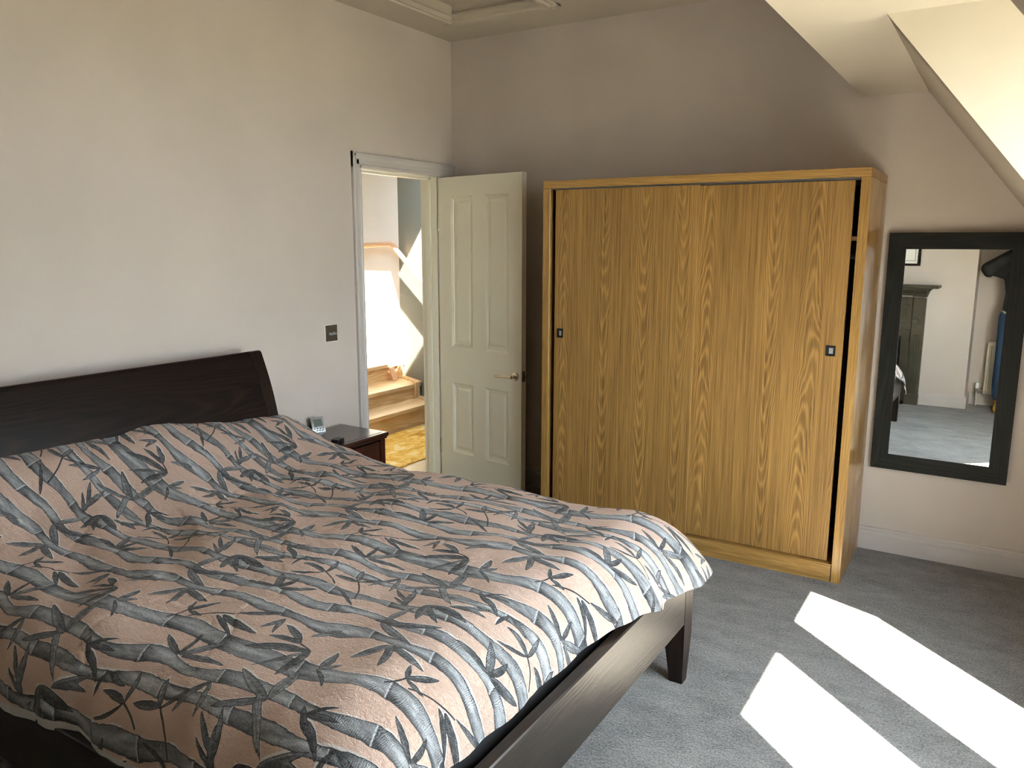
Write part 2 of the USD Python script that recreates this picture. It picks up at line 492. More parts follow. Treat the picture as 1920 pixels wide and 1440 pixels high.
# skirting boards
SK = [(0, 0), (.020, 0), (.020, .077), (.017, .080), (.017, .083), (.019, .086), (.019, .100), (.014, .104), (.013, .107), (.015, .110), (.011, .117), (0, .118)]
struct('baseboard_right', sweep(SK, (0, 0, 0), (XE, 0, 0), (0, -1, 0)), GLOSS, label='moulded white skirting board below the mirror', cat='skirting board')
struct('baseboard_left', sweep(SK, (0, YA, 0), (0, -0.962, 0), (1, 0, 0)), GLOSS, label='moulded skirting board behind the bed', cat='skirting board')
struct('baseboard_back', [sweep(SK, (0, YA, 0), (.86, YA, 0), (0, 1, 0)), sweep(SK, (2.35, YC, 0), (2.765, YC, 0), (0, 1, 0)), sweep(SK, (.84, YC, 0), (1.255, YC, 0), (0, 1, 0)),
        sweep(SK, (2.745, YA, 0), (2.745, YC - .0005, 0), (1, 0, 0)), sweep(SK, (.86, YA, 0), (.86, YC - .0005, 0), (-1, 0, 0)), sweep(SK, (2.745, YA, 0), (XE, YA, 0), (0, 1, 0))], GLOSS,
       label='skirting board round the chimney breast, seen in the mirror', cat='skirting board')
struct('baseboard_eaves', [sweep(SK, (XE, YA, 0), (XE, DY0, 0), (-1, 0, 0)), sweep(SK, (XE, DY1, 0), (XE, 0, 0), (-1, 0, 0)), sweep(SK, (WX0, DY0, 0), (WX0, DY1, 0), (-1, 0, 0))], GLOSS, label='skirting board under the dormer windows', cat='skirting board')

# loft hatch
h = thing('loft_hatch', 'square loft hatch in a moulded frame in the ceiling', 'loft hatch', kind='structure')
AR = [(0, 0), (.055, 0), (.055, -.008), (.048, -.014), (.030, -.014), (.026, -.010), (.022, -.010), (.016, -.020), (.004, -.020), (0, -.014)]
obj('frame', [sweep(AR, (HX0 - .055, HY1, ZC), (HX1 + .055, HY1, ZC), (0, 1, 0)), sweep(AR, (HX0 - .055, HY0, ZC), (HX1 + .055, HY0, ZC), (0, -1, 0)),
              sweep(AR, (HX0, HY0 - .055, ZC), (HX0, HY1 + .055, ZC), (-1, 0, 0)), sweep(AR, (HX1, HY0 - .055, ZC), (HX1, HY1 + .055, ZC), (1, 0, 0))], CEIL, h, False)
li = sbox(HX0 - .0, HY0 - .0, HX1 + .0, HY1 + .0).difference(sbox(HX0 + .018, HY0 + .018, HX1 - .018, HY1 - .018))
obj('lining', prism(li, ZC - .012, 2.96, 'xy'), CEIL, h, False)
li2 = sbox(HX0 + .012, HY0 + .012, HX1 - .012, HY1 - .012).difference(sbox(HX0 + .034, HY0 + .034, HX1 - .034, HY1 - .034))
obj('stop', prism(li2, ZC + .012, ZC + .024, 'xy'), CEIL, h, False)
obj('panel', bx(HX0 + .01, HX1 - .01, HY0 + .01, HY1 - .01, ZC + .070, ZC + .09), CEIL, h, False)

# outside
struct('ground', bx(-40, 60, -50, 50, -4.2, -4.0), GRASS, label='ground outside the house', cat='ground')
struct('roof', bx(XE + .125, XE + .16, YA - .1, .12, -4.0, -.1), ROOFM, label='outer wall below the dormer', cat='wall')

# ------------------------------------------------------------------ door, its frame, the switch
fr = thing('door_frame', 'moulded off-white architrave round the bedroom doorway', 'door frame', kind='structure')
obj('lining', [bx(-.125, .0, OY1, OY1 + .03, 0, OZ + .03), bx(-.125, .0, OY0 - .03, OY0, 0, OZ + .03), bx(-.125, .0, OY0, OY1, OZ, OZ + .03)], DOORP, fr, False)
obj('stop', [bx(-.085, -.045, OY1 - .012, OY1, 0, OZ), bx(-.085, -.045, OY0, OY0 + .012, 0, OZ), bx(-.085, -.045, OY0, OY1, OZ - .012, OZ)], DOORP, fr, False)
AC = [(0, 0), (.020, 0), (.020, .010), (.017, .014), (.017, .032), (.020, .036), (.023, .044), (.023, .056), (.019, .060), (.016, .062), (0, .062)]
obj('architrave', sweep(AC, (0, OY0, 0), (0, OY0, OZ + .095), (1, 0, 0), (0, -1, 0)), GLOSS, fr, False)
ACH = [(q, u * 1.35) for q, u in AC]
obj('architrave', sweep(ACH, (0, OY0 - .062, OZ + .008), (0, -0.0005, OZ + .008), (1, 0, 0), (0, 0, 1)), GLOSS, fr, False)
obj('architrave', sweep([(q, u * 2.6) for q, u in AC], (0, OY1 + .008, 0), (0, OY1 + .008, OZ + .01), (1, 0, 0), (0, 1, 0)), GLOSS, fr, False)
obj('strike_plate', bx(-.03, -.005, OY0 - .0005, OY0 + .0015, .74, .83), NICKEL, fr, False)

DW, DT, DH = .716, .040, 1.982
door = thing('door_1', 'open cream four panel bedroom door with lever handle', 'door', (.020, OY1 - .004, .006), -10.0, kind='structure')
PAN = [(.110, .308, .908, 1.866), (.412, .610, .902, 1.866), (.120, .322, .203, .672), (.422, .625, .188, .664)]
PAN = [(.112, .308, .905, 1.864), (.413, .612, .905, 1.864), (.112, .308, .197, .668), (.413, .612, .197, .668)]
leaf = sbox(0, 0, DW, DH)
for a, b, c, d in PAN:
    leaf = leaf.difference(sbox(a, c, b, d))
obj('leaf', prism(leaf, 0.0, DT, 'xz'), DOORP, door, False)
for a, b, c, d in PAN:
    v, fcs = [], []
    # stepped moulding down to a raised and fielded panel, on both faces
    def rings(sgn, y0):
        st = [(0, 0), (.004, .002), (.010, .006), (.014, .006), (.017, .012), (.030, .012), (.046, .007)]
        V, F = [], []
        for dd, e in st:
            V += [(a + dd, y0 + sgn * e, c + dd), (b - dd, y0 + sgn * e, c + dd), (b - dd, y0 + sgn * e, d - dd), (a + dd, y0 + sgn * e, d - dd)]
        for i in range(len(st) - 1):
            for j in range(4):
                k = (j + 1) % 4
                F += [[4 * i + j, 4 * i + k, 4 * i + 4 + k], [4 * i + j, 4 * i + 4 + k, 4 * i + 4 + j]]
        o = 4 * (len(st) - 1)
        F += [[o, o + 1, o + 2], [o, o + 2, o + 3]]
        return V, F
    V1, F1 = rings(1, 0.0)
    V2, F2 = rings(-1, DT)
    obj('panel', trimesh.Trimesh(np.array(V1 + V2), np.array(F1 + [[q + len(V1) for q in t[::-1]] for t in F2]), process=False), DOORP, door, False)
hx, hz = .667, .770
for side, y0 in ((-1, 0.0), (1, DT)):
    hd = obj('handle', moved(lathe([(0, 0), (.0265, 0), (.0265, .006), (.022, .010), (.010, .012), (.0095, .040), (0, .040)]), (hx, y0, hz), rotm(90 * -side, (1, 0, 0))), NICKEL, door, 40)
    yl = y0 + side * .046
    obj('lever', tube([(hx + .008, yl, hz), (hx - .02, yl, hz + .001), (hx - .07, yl + side * .002, hz - .002), (hx - .115, yl, hz - .006), (hx - .132, yl - side * .004, hz - .007)], [.0105, .0105, .0085, .0095, .0075], 14), NICKEL, hd, 50)
lt = obj('latch_plate', bx(DW - .0005, DW + .0015, .008, .032, hz - .03, hz + .035), GUNM, door, False)
obj('latch_bolt', bx(DW + .001, DW + .010, .014, .026, hz - .008, hz + .010), NICKEL, lt, False)
for hz_ in (.22, 1.70):
    obj('hinge', [cyl((-.005, .004, hz_ - .05), (-.005, .004, hz_ + .05), .006, 12), bx(-.002, .0, .005, .035, hz_ - .045, hz_ + .045)], NICKEL, door)

sw = thing('light_switch', 'square gunmetal dimmer switch plate on the wall beside the doorway', 'light switch', (0, -1.160, 1.083))
obj('plate', bx(0, .006, -.045, .045, -.045, .045, .002), GUNM, sw, False)
obj('back_box_rim', bx(0, .0025, -.0475, .0475, -.0475, .0475), FRAMEW, sw, False)
for q in (-.012, .016):
    obj('knob', moved(lathe([(0, 0), (.0095, 0), (.0095, .002), (.0075, .004), (.007, .016), (.0055, .018), (0, .018)], 20), (.006, q, -.002), rotm(90, (0, 1, 0))), SILVER, sw, 40)

# ------------------------------------------------------------------ the landing beyond the door
HW = 2.5
P0, P1 = (-1.70, 1.47), (0.50, 0.4062)
struct('floor_hall', [bx(-3.1, -.12, -1.7, 1.6, -.12, 0.0), bx(-.12, .62, .12, 1.6, -.12, 0.0)], HALLF, label='light wooden floor of the stair landing', cat='floor')
struct('wall_hall_far', bx(-3.0, -1.70, 1.47, 1.60, 0, HW), HALLW, label='white stairwell wall in bright sun', cat='wall')
struct('wall_hall_end', bx(-3.12, -3.0, -1.7, 1.6, 0, HW), HALLW, label='end wall of the stair landing', cat='wall')
struct('wall_hall_near', bx(-3.1, -.12, -1.8, -1.7, 0, HW), HALLW, label='near wall of the stair landing', cat='wall')
struct('wall_hall_return', bx(.50, .62, .045, .405, 0, HW), HALLW, label='short return wall of the stair landing', cat='wall')
dv = np.array([P1[0] - P0[0], P1[1] - P0[1]]); dv /= np.linalg.norm(dv)
nv = np.array([-dv[1], dv[0]])
gpoly = Polygon([P0, P1, (.62, .405), (.62, 1.6), (-1.70, 1.6)])
struct('wall_hall_side', prism(gpoly, 0, HW, 'xy'), HALLG, label='grey-green stairwell wall behind the handrail', cat='wall')
SKX0, SKX1, SKY0, SKY1 = -1.45, .28, .075, .834
hc = sbox(-3.12, -1.8, -.12, 1.6).union(sbox(-.12, .045, .62, 1.6)).difference(sbox(SKX0, SKY0, SKX1, SKY1))
struct('ceiling_hall', prism(hc, HW, HW + .05, 'xy'), HALLW, label='ceiling over the stairs', cat='ceiling')
s3 = thing('window_3', 'rooflight over the stairs', 'window', kind='structure')
ring = sbox(SKX0 - .06, SKY0 - .028, SKX1 + .06, SKY1 + .06).difference(sbox(SKX0, SKY0, SKX1, SKY1))
obj('window_frame', prism(ring, HW + .05, HW + .09, 'xy'), FRAMEW, s3, False)
obj('pane', bx(SKX0 - .01, SKX1 + .01, SKY0 - .01, SKY1 + .01, HW + .055, HW + .061), TINTED, s3, False)

rug = obj('rug', bx(-1.06, -.365, -1.1, .92, 0.0, .012, .004), RUG)
tag(rug, 'mottled ochre rug at the foot of the stairs', 'rug')

st = thing('staircase', 'short flight of pale oak stairs beyond the doorway', 'stairs')
XR = [-1.087, -1.335, -1.655]
ZT = [.177, .312, .464]
YL = .05


def yside(x):
    return P0[1] + (x - P0[0]) * dv[1] / dv[0] if x > P0[0] else P0[1]


for i, x in enumerate(XR):
    z0 = ZT[i - 1] if i else 0.0
    yr = yside(x - .02)
    obj('riser', bx(x - .022, x - .004, YL, yr - .002, z0 - (.03 if i else 0), ZT[i] - .03), STAIR, st, False)
    xb = XR[i + 1] if i < 2 else -2.996
    yr2 = yside(xb)
    tp = Polygon([(x + .018, YL), (x + .018, yside(x) - .001), (xb - .02, yr2 - .001), (xb - .02, YL)]) if i < 2 else Polygon([(x + .018, YL), (x + .018, yside(x) - .001), (P0[0], P0[1] - .002), (xb + .002, 1.468), (xb + .002, YL)])
    obj('tread', prism(tp, ZT[i] - .030, ZT[i], 'xy'), STAIR, st, False)
# cut string along the wall: an upright and a level fillet for each step
for i, x in enumerate(XR):
    z0 = ZT[i - 1] if i else 0.0
    for k, (q0, q1, xo) in enumerate(((-.088, -.047, .030), (-.044, -.001, .022))):
        yk = yside(x + .03)
        obj('string_upright', bx(x - .004, x + xo, yk + q0, yk + q1 - .012, z0, ZT[i] + .014 - .004 * k, .003), STAIR, st, False)
    xb = XR[i + 1] if i < 2 else -2.6
    a3, b3 = np.array([x + .03, yside(x + .03) if i < 2 else P0[1] - .02]), np.array([xb + .02, yside(xb + .02)])
    if i < 2:
        obj('string_fillet', sweep([(0, 0), (.050, 0), (.050, .010), (.030, .010), (.028, .016), (0, .016)], (a3[0], a3[1], ZT[i]), (b3[0], b3[1], ZT[i]), (-nv[0], -nv[1], 0)), STAIR, st, False)
    else:
        obj('string_fillet', sweep([(0, 0), (.018, 0), (.018, .014), (0, .016)], (P0[0], P0[1], ZT[i]), (-3.0, P0[1], ZT[i]), (0, -1, 0)), STAIR, st, False)
off = obj('timber_offcut', moved(bx(-.006, .012, -.035, .035, 0, .125, .002), (XR[2] + .062, 1.245, ZT[1] + .002), rotm(-14, (0, 1, 0)) @ rotm(8, (1, 0, 0))), RAILO)
tag(off, 'small pinkish timber offcut leaning on the stair riser', 'timber offcut')

hr = thing('handrail', 'round pale timber handrail bent along the stairwell walls', 'handrail')
hp = [(-2.75, 1.405, 1.545), (-2.1, 1.405, 1.550), (-1.80, 1.408, 1.563), (-1.745, 1.405, 1.562), (-1.70, 1.392, 1.545), (-1.09, 1.100, 1.205), (-.75, .937, 1.015)]
obj('rail', tube(hp, .023, 16), RAILO, hr, 60)
for q in ((-2.3, 1.405, 1.548), (-.95, 1.033, 1.127)):
    w_ = np.array([0, .065, 0]) if q[0] < -1.7 else np.array([nv[0], nv[1], 0]) * .07
    obj('bracket', tube([np.array(q) - [0, 0, .02], np.array(q) - [0, 0, .05], np.array(q) - [0, 0, .055] + w_], .006, 10), NICKEL, hr, 50)

LOC = {}


def wthing(name, label, cat, loc, **kw):
    """a thing whose parts are given in room coordinates"""
    t = thing(name, label, cat, loc, **kw)
    LOC[str(t.GetPath())] = np.array(loc, float)
    return t


def objw(name, mesh, mat, parent, smooth=30, **kw):
    if isinstance(mesh, list):
        mesh = trimesh.util.concatenate(mesh)
    top = str(parent.GetPath()).split('/')[2]
    m = mesh.copy()
    m.apply_translation(-LOC['/World/' + top])
    return obj(name, m, mat, parent, smooth, **kw)


# ------------------------------------------------------------------ wardrobe
WW, WD, WH = 1.6147, .5457, 1.905
wd = thing('wardrobe', 'large oak effect wardrobe with two sliding doors', 'wardrobe', (1.0178, -.0347, 0), .5155)
obj('side_panel', bx(0, .042, -WD, 0, 0, 1.865, .0012), OAKP, wd, False)
obj('side_panel', bx(WW - .041, WW, -WD, 0, 0, 1.865, .0012), OAKP, wd, False)
obj('top_panel', bx(0, WW, -WD, 0, 1.8655, WH, .0012), OAKH, wd, False)
obj('plinth', bx(.0435, WW - .0445, -WD + .002, -WD + .024, 0, .079, .0012), OAKH, wd, False)
obj('base_panel', bx(.0425, WW - .0415, -WD + .004, -.01, .080, .0875), OAKH, wd, False)
obj('back_panel', bx(.043, WW - .042, -.012, -.004, .08, 1.865), DARKIN, wd, False)
obj('divider', bx(.80, .818, -WD + .075, -.012, .0875, 1.865), DARKIN, wd, False)
obj('shelf', bx(.818, WW - .042, -WD + .055, -.013, 1.594, 1.613), OAKH, wd, False)
obj('hanging_rail', cyl((.818, -.30, 1.520), (WW - .042, -.30, 1.520), .0125, 14), STEELR, wd, 50)
obj('track', [bx(.043, WW - .042, -WD + .026, -WD + .030, 1.8585, 1.865), bx(.043, WW - .042, -WD + .052, -WD + .056, 1.856, 1.865), bx(.043, WW - .042, -WD + .004, -WD + .056, 1.8635, 1.865)], STEELR, wd, False)
for x0, x1, y0, hu in ((.074, .856, -WD + .004, (.091, .129)), (.826, 1.546, -WD + .030, (1.474, 1.516))):
    dr = obj('door', bx(x0, x1, y0, y0 + .019, .0915, 1.8565 if x0 < .5 else 1.8545, .0010), OAK, wd, False)
    a, b, c, d = hu[0], hu[1], 1.073, 1.122
    rim = sbox(a, c, b, d).difference(sbox(a + .0135, c + .011, b - .0095, d - .011))
    hp_ = obj('handle', [prism(rim, y0 - .0022, y0 + .006, 'xz')], BLACKP, dr, False)
    obj('cup', [bx(a + .013, b - .009, y0 - .0006, y0 + .004, c + .0105, d - .0105, .001)], SILVER, hp_, False)

# ------------------------------------------------------------------ mirror
mw, mh, fwid = .5975, 1.1835, .0785
mr = thing('wall_mirror', 'tall mirror in a wide dark-stained wooden frame', 'mirror', (2.6646, -.0035, .450), -1.20)
dpt = .032


def board(p4):
    return prism(Polygon(p4), -dpt, 0, 'xz')


obj('frame_board', board([(0, 0), (fwid, fwid), (fwid, mh - fwid), (0, mh)]), MIRF, mr, False)
obj('frame_board', board([(mw, 0), (mw, mh), (mw - fwid, mh - fwid), (mw - fwid, fwid)]), MIRF, mr, False)
obj('frame_board', board([(0, mh), (fwid, mh - fwid), (mw - fwid, mh - fwid), (mw, mh)]), MIRFH, mr, False)
obj('frame_board', board([(0, 0), (mw, 0), (mw - fwid, fwid), (fwid, fwid)]), MIRFH, mr, False)
obj('glass', bx(fwid - .004, mw - fwid + .004, -.029, -.024, fwid - .004, mh - fwid + .004), MIRG, mr, False)

# ------------------------------------------------------------------ bed
bed = wthing('bed', 'dark espresso wooden bed frame with a curved headboard', 'bed', (1.25, -2.63, 0))
HP = [(.300, .24), (.298, .40), (.291, .52), (.277, .65), (.260, .746), (.246, .81), (.229, .873), (.211, .932), (.189, .99), (.166, 1.045)]
z_, x_ = np.array([q[1] for q in HP]), np.array([q[0] for q in HP])
zz = np.linspace(.24, 1.045, 34)
xx = np.interp(zz, z_, x_)
xx = np.convolve(np.pad(xx, 3, mode='reflect', reflect_type='odd'), np.ones(7) / 7, 'valid')


def headpoly(t0, t1, ztop=0.0):
    f_ = [(x + t0, z) for x, z in zip(xx, zz)]
    tip = [(xx[-1] + t0 - .006, 1.060), (xx[-1] + t0 - .014, 1.068), (xx[-1] - t1 + .004, 1.069), (xx[-1] - t1, 1.064)]
    b_ = [(x - t1, z) for x, z in zip(xx[::-1], zz[::-1])]
    return Polygon(f_ + tip + b_)


hb = objw('headboard', prism(headpoly(0, .030), -3.425, -1.855, 'xz'), ESP, bed, 30)
for y0, y1 in ((-1.8545, -1.790), (-3.490, -3.4255)):
    objw('stile', prism(headpoly(.0015, .034), y0, y1, 'xz'), ESPV, hb, 30)
for y0, y1 in ((-1.86, -1.80), (-3.48, -3.42)):
    objw('leg', bx(.246, .300, y0, y1, 0, .30, .004), ESPV, bed)
objw('foot_rail', bx(2.272, 2.307, -3.424, -1.7835, .232, .442, .004), RAILW, bed)


def foot_leg(yo, yi, ybo):
    top_ = [(2.230, yi), (2.307, yi), (2.307, yo), (2.230, yo)]
    bi = yi
    bot = [(2.258, bi), (2.306, bi), (2.306, ybo), (2.258, ybo)]
    v = [(x, y, .438) for x, y in top_] + [(x, y, .17) for x, y in top_] + [(x, y, 0) for x, y in bot]
    v += [(.98 * x + .02 * 2.2685, .98 * y + .02 * (yo + yi) / 2, .441) for x, y in top_]
    up_ = trimesh.convex.convex_hull(np.array(v[:8] + v[12:]))
    lo = trimesh.convex.convex_hull(np.array(v[4:12]))
    return [up_, lo]


objw('leg', foot_leg(-1.702, -1.7827, -1.737), ESPV, bed)
objw('leg', foot_leg(-3.498, -3.4257, -3.472), ESPV, bed)
for y0 in (-1.752, -3.472):
    objw('side_rail', bx(.302, 2.229, y0, y0 + .028, .25, .44, .003), ESPX, bed)
for y0 in (-1.790, -3.444):
    objw('support_ledge', bx(.302, 2.229, y0 + .004, y0 + .03, .262, .290), ESPX, bed, False)
for k in range(12):
    x0 = .36 + k * .155
    objw('slat', bx(x0, x0 + .07, -3.435, -1.762, .291, .309), STAIR, bed, False)

mt = obj('mattress', moved(bx(-.962, .962, -.82, .82, 0, .19, .035), (1.272, -2.605, .310)), MATT, smooth=30)
tag(mt, 'black covered mattress showing between the duvet and the foot rail', 'mattress')

# ------------------------------------------------------------------ the printed duvet
def bend(s,R,amax):
    """arclength s past the bend's start -> (forward, drop) of a roll of radius R that ends as a straight fall at angle amax"""
    s=np.maximum(s,0); a=np.minimum(s/R,amax); e=np.maximum(s-R*amax,0)
    return R*np.sin(a)+e*np.cos(amax), R*(1-np.cos(a))+e*np.sin(amax)
def top(x,y):
    s=sm(-1.75,-2.45,y)
    z=.618+(.150+.055*s)*np.exp(-np.maximum(x-.22,0)**2/.075)+.012*s
    z=z-.010*np.exp(-((x-.85)/.22)**2)*sm(-1.7,-2.1,y)
    # slow hills of the filling
    z=z+.011*np.sin(5.2*x+3.1*y+.6)*np.sin(4.3*y-2.2*x+1.)+.008*np.sin(11*x-4*y)*np.sin(9*y+3*x+2)
    # slanting folds that run out from the pillows
    w=np.exp(-((x-.75)/.45)**2)
    q=y+2.45+.55*(x-.75)
    z=z+w*.007*np.sin(q*21+1.5*np.sin(5*x))+   .003*w*np.sin(q*37+3*x)
    return z
U0,UF=.20,2.04          # head hem, start of the roll at the foot
VN,VF=-3.27,-1.81       # starts of the rolls on the near and the far side
def hem_u(v):           # fabric length at the foot
    return 2.342+.081*sm(-2.5,-2.1,v)+.035*sm(-2.0,-1.75,v)-.09*sm(-1.74,-1.55,v)+.15*sm(-3.12,-3.38,v)
def hem_near(u): return VN-(.285+.015*np.sin(7*u)+.03*sm(1.4,2.2,u))
def hem_far(u): return VF+(.27+.015*np.sin(6*u+1)+.02*sm(1.7,2.3,u))
def surf(u,v):
    UF=2.04+.038*sm(-2.5,-2.15,v)
    fx,dx=bend(u-UF,.21+.06*sm(-2.6,-2.1,v)+.035*sm(-2.1,-1.75,v)+.11*sm(-3.12,-3.36,v),1.42)
    fn,dn=bend(VN-v,.20,1.25); ff,df=bend(v-VF,.19,1.38)
    x=np.minimum(u,UF)+fx; y=np.clip(v,VN,VF)-fn+ff
    z=top(np.minimum(u,UF+.1),np.clip(v,VN-.1,VF+.1))-dx-np.where(dx>0,1-.35*np.clip(dx/.2,0,1),1)*(dn+df)
    # gathers where the cloth falls at the foot and the sides
    g=np.clip(dx/.15,0,1); x=x+g*(.010*np.sin(17*v+2*np.sin(9*v))+.005*np.sin(41*v+1))*(.5+.4*sm(-2.4,-1.9,v))
    g=np.clip((dn+df)/.15,0,1); y=y+g*(.010*np.sin(15*u+1.3*np.sin(8*u))+.005*np.sin(37*u))
    # the cloth lies on the foot rail or hangs clear of it
    dz=np.maximum(.452-z,0); dx_=np.maximum(2.317-x,0); hit=(x>2.262)&(z<.452)&(x<2.317)
    x=np.where(hit&(dx_<dz),2.317,x); z=np.where(hit&(dx_>=dz),.452,z)
    return np.stack([x,y,z],-1)

CANES=[[[-0.0461, -0.0206, -0.0047, 0.0077, -0.0077, -0.0017, 0.004], [-0.1351, -0.0263, -0.005, 0.0064, -0.0048, -0.0014, -0.0008]], [[-0.2357, -0.0026, -0.0137, 0.024, 0.0029, -0.0104, -0.0047], [-0.2935, -0.0008, -0.0128, 0.0073, 0.0105, -0.0014, -0.0053]], [[-0.3458, -0.006, -0.0175, 0.0073, 0.0109, -0.0063, -0.0032], [-0.3982, -0.0063, -0.0162, 0.0069, 0.0011, -0.0043, -0.0025]], [[0.4755, -0.0077, -0.007, -0.0027, 0.0042, -0.0019, -0.0088], [0.4137, 0.0038, -0.0023, 0.0069, -0.0049, 0.0031, -0.0073]], [[0.333, -0.0008, 0.0017, 0.005, -0.0114, 0.0048, -0.0086], [0.2809, 0.0067, 0.0089, 0.0196, 0.0001, 0.0054, -0.0048]], [[0.2081, 0.0007, 0.0065, 0.0177, 0.0015, 0.0049, 0.0062], [0.148, -0.0073, 0.0124, -0.0018, 0.0055, -0.0118, 0.0079]]]
LEAVES=[[-0.0001, 0.0, -0.1603, -0.0619, 0.0383, 0.1, 0], [-0.0001, 0.0, -0.0774, -0.1153, 0.02, 0.35, 0], [-0.0001, 0.0, 0.0065, -0.1162, 0.0348, 0.1, 0], [-0.0502, 0.0165, -0.1473, 0.0606, 0.0264, 0.3, 1], [-0.0502, 0.0165, -0.1477, 0.0035, 0.0265, 0.15, 0], [0.0432, -0.0766, 0.0722, -0.1896, 0.0311, 0.45, 0], [0.0767, -0.0492, 0.0637, 0.029, 0.0303, 0.35, 1], [0.0767, -0.0492, 0.1142, -0.0113, 0.0262, 0.4, 0], [0.0707, -0.0515, 0.1491, -0.1122, 0.0127, 0.2, 0], [0.0682, -0.1909, -0.078, -0.1324, 0.0316, 0.35, 1], [0.0682, -0.1909, -0.0529, -0.2498, 0.0254, 0.4, 0], [0.0682, -0.1884, 0.0408, -0.0823, 0.0262, 0.5, 0], [-0.2783, -0.1561, -0.3761, -0.1134, 0.0226, 0.15, 0], [-0.2783, -0.1561, -0.2983, -0.0732, 0.0212, 0.1, 0], [-0.2783, -0.1561, -0.2072, -0.0684, 0.0339, 0.5, 0], [-0.2652, -0.1582, -0.1323, -0.1432, 0.0261, 0.2, 0], [0.1789, -0.1896, 0.2397, -0.1439, 0.0119, 0.1, 0], [0.1789, -0.1896, 0.2649, -0.1749, 0.0182, 0.15, 0], [0.1954, -0.2013, 0.2706, -0.2553, 0.0226, 0.1, 1], [-0.5446, 0.0615, -0.5944, -0.0245, 0.0459, 0.4, 1], [-0.5446, 0.0615, -0.5065, -0.0315, 0.0278, 0.3, 0], [-0.5393, 0.0605, -0.423, 0.0359, 0.0295, 0.3, 1], [-0.4325, -0.015, -0.4532, 0.0251, 0.017, 0.15, 0], [-0.4325, -0.015, -0.3868, 0.0531, 0.0243, 0.2, 0], [-0.4294, -0.0163, -0.3734, -0.0186, 0.0171, 0.2, 0], [-0.3381, 0.0007, -0.2226, -0.0507, 0.0193, 0.15, 1], [-0.3231, 0.0082, -0.1794, -0.0079, 0.0279, 0.1, 1], [-0.191, 0.0947, -0.2985, 0.0304, 0.0228, 0.2, 0], [-0.1662, 0.078, -0.1929, 0.015, 0.0202, 0.4, 0], [-0.1662, 0.078, -0.1475, 0.0147, 0.0158, 0.3, 0], [-0.0065, 0.1138, -0.0517, 0.0498, 0.0309, 0.45, 0], [-0.6503, 0.1476, -0.5096, 0.0904, 0.0306, 0.45, 1], [-0.6342, 0.1449, -0.499, 0.2063, 0.031, 0.2, 0], [-0.6442, 0.1555, -0.621, 0.2478, 0.032, 0.55, 0], [-0.6089, 0.2872, -0.5792, 0.1987, 0.0332, 0.15, 0], [-0.6089, 0.2872, -0.522, 0.2157, 0.0222, 0.2, 1], [-0.6068, 0.2887, -0.4684, 0.2665, 0.0372, 0.1, 0], [-0.5498, 0.3085, -0.454, 0.3624, 0.025, 0.4, 1], [-0.5526, 0.3041, -0.4434, 0.3245, 0.0245, 0.25, 0], [-0.3356, 0.1941, -0.3944, 0.273, 0.0336, 0.35, 1], [-0.3336, 0.1954, -0.325, 0.2728, 0.026, 0.1, 0], [-0.3287, 0.1943, -0.2263, 0.2485, 0.0332, 0.2, 0], [-0.3377, 0.1928, -0.4498, 0.1972, 0.0251, 0.2, 0], [-0.6556, 0.2526, -0.7386, 0.3006, 0.0142, 0.2, 0], [-0.6556, 0.2526, -0.7066, 0.3372, 0.0208, 0.4, 0], [-0.6614, 0.4068, -0.5673, 0.32, 0.0238, 0.7, 1], [-0.7826, 0.1804, -0.9018, 0.2496, 0.0137, 0.15, 0], [-0.3006, 0.3523, -0.3957, 0.3525, 0.0243, 0.2, 0], [-0.3006, 0.3523, -0.3225, 0.4286, 0.0202, 0.25, 0], [-0.3033, 0.352, -0.39, 0.2905, 0.015, 0.05, 0], [-0.1895, 0.3695, -0.2741, 0.3605, 0.0271, 0.15, 0], [-0.1909, 0.3709, -0.2278, 0.4359, 0.0215, 0.45, 1], [-0.1868, 0.3696, -0.1455, 0.4253, 0.0154, 0.3, 0], [-0.1078, 0.4582, -0.1506, 0.366, 0.0249, 0.4, 0], [-0.1078, 0.4582, -0.0797, 0.3724, 0.0197, 0.5, 1], [0.0312, 0.3252, -0.066, 0.3943, 0.0184, 0.25, 0], [0.0312, 0.3252, -0.0192, 0.4198, 0.0183, 0.45, 0], [0.0141, 0.4995, 0.1501, 0.3599, 0.0207, 0.7, 1], [0.2891, 0.4411, 0.2817, 0.372, 0.0144, 0.05, 1], [0.2891, 0.4411, 0.3679, 0.4311, 0.0189, 0.3, 0], [0.1565, 0.4865, 0.2329, 0.4261, 0.018, 0.1, 0]]
STEMS=[[-0.0502, 0.0165, -0.0001, 0.0], [-0.4325, -0.015, -0.4519, -0.0647], [-0.4081, -0.033, -0.2984, 0.0247], [-0.3006, 0.3523, -0.2292, 0.3145], [-0.1895, 0.3695, -0.1125, 0.2722]]
PAT_O=[1.8545, -3.1334]
PAT_A=[.70,.047]
PAT_B=[-.003,.657]



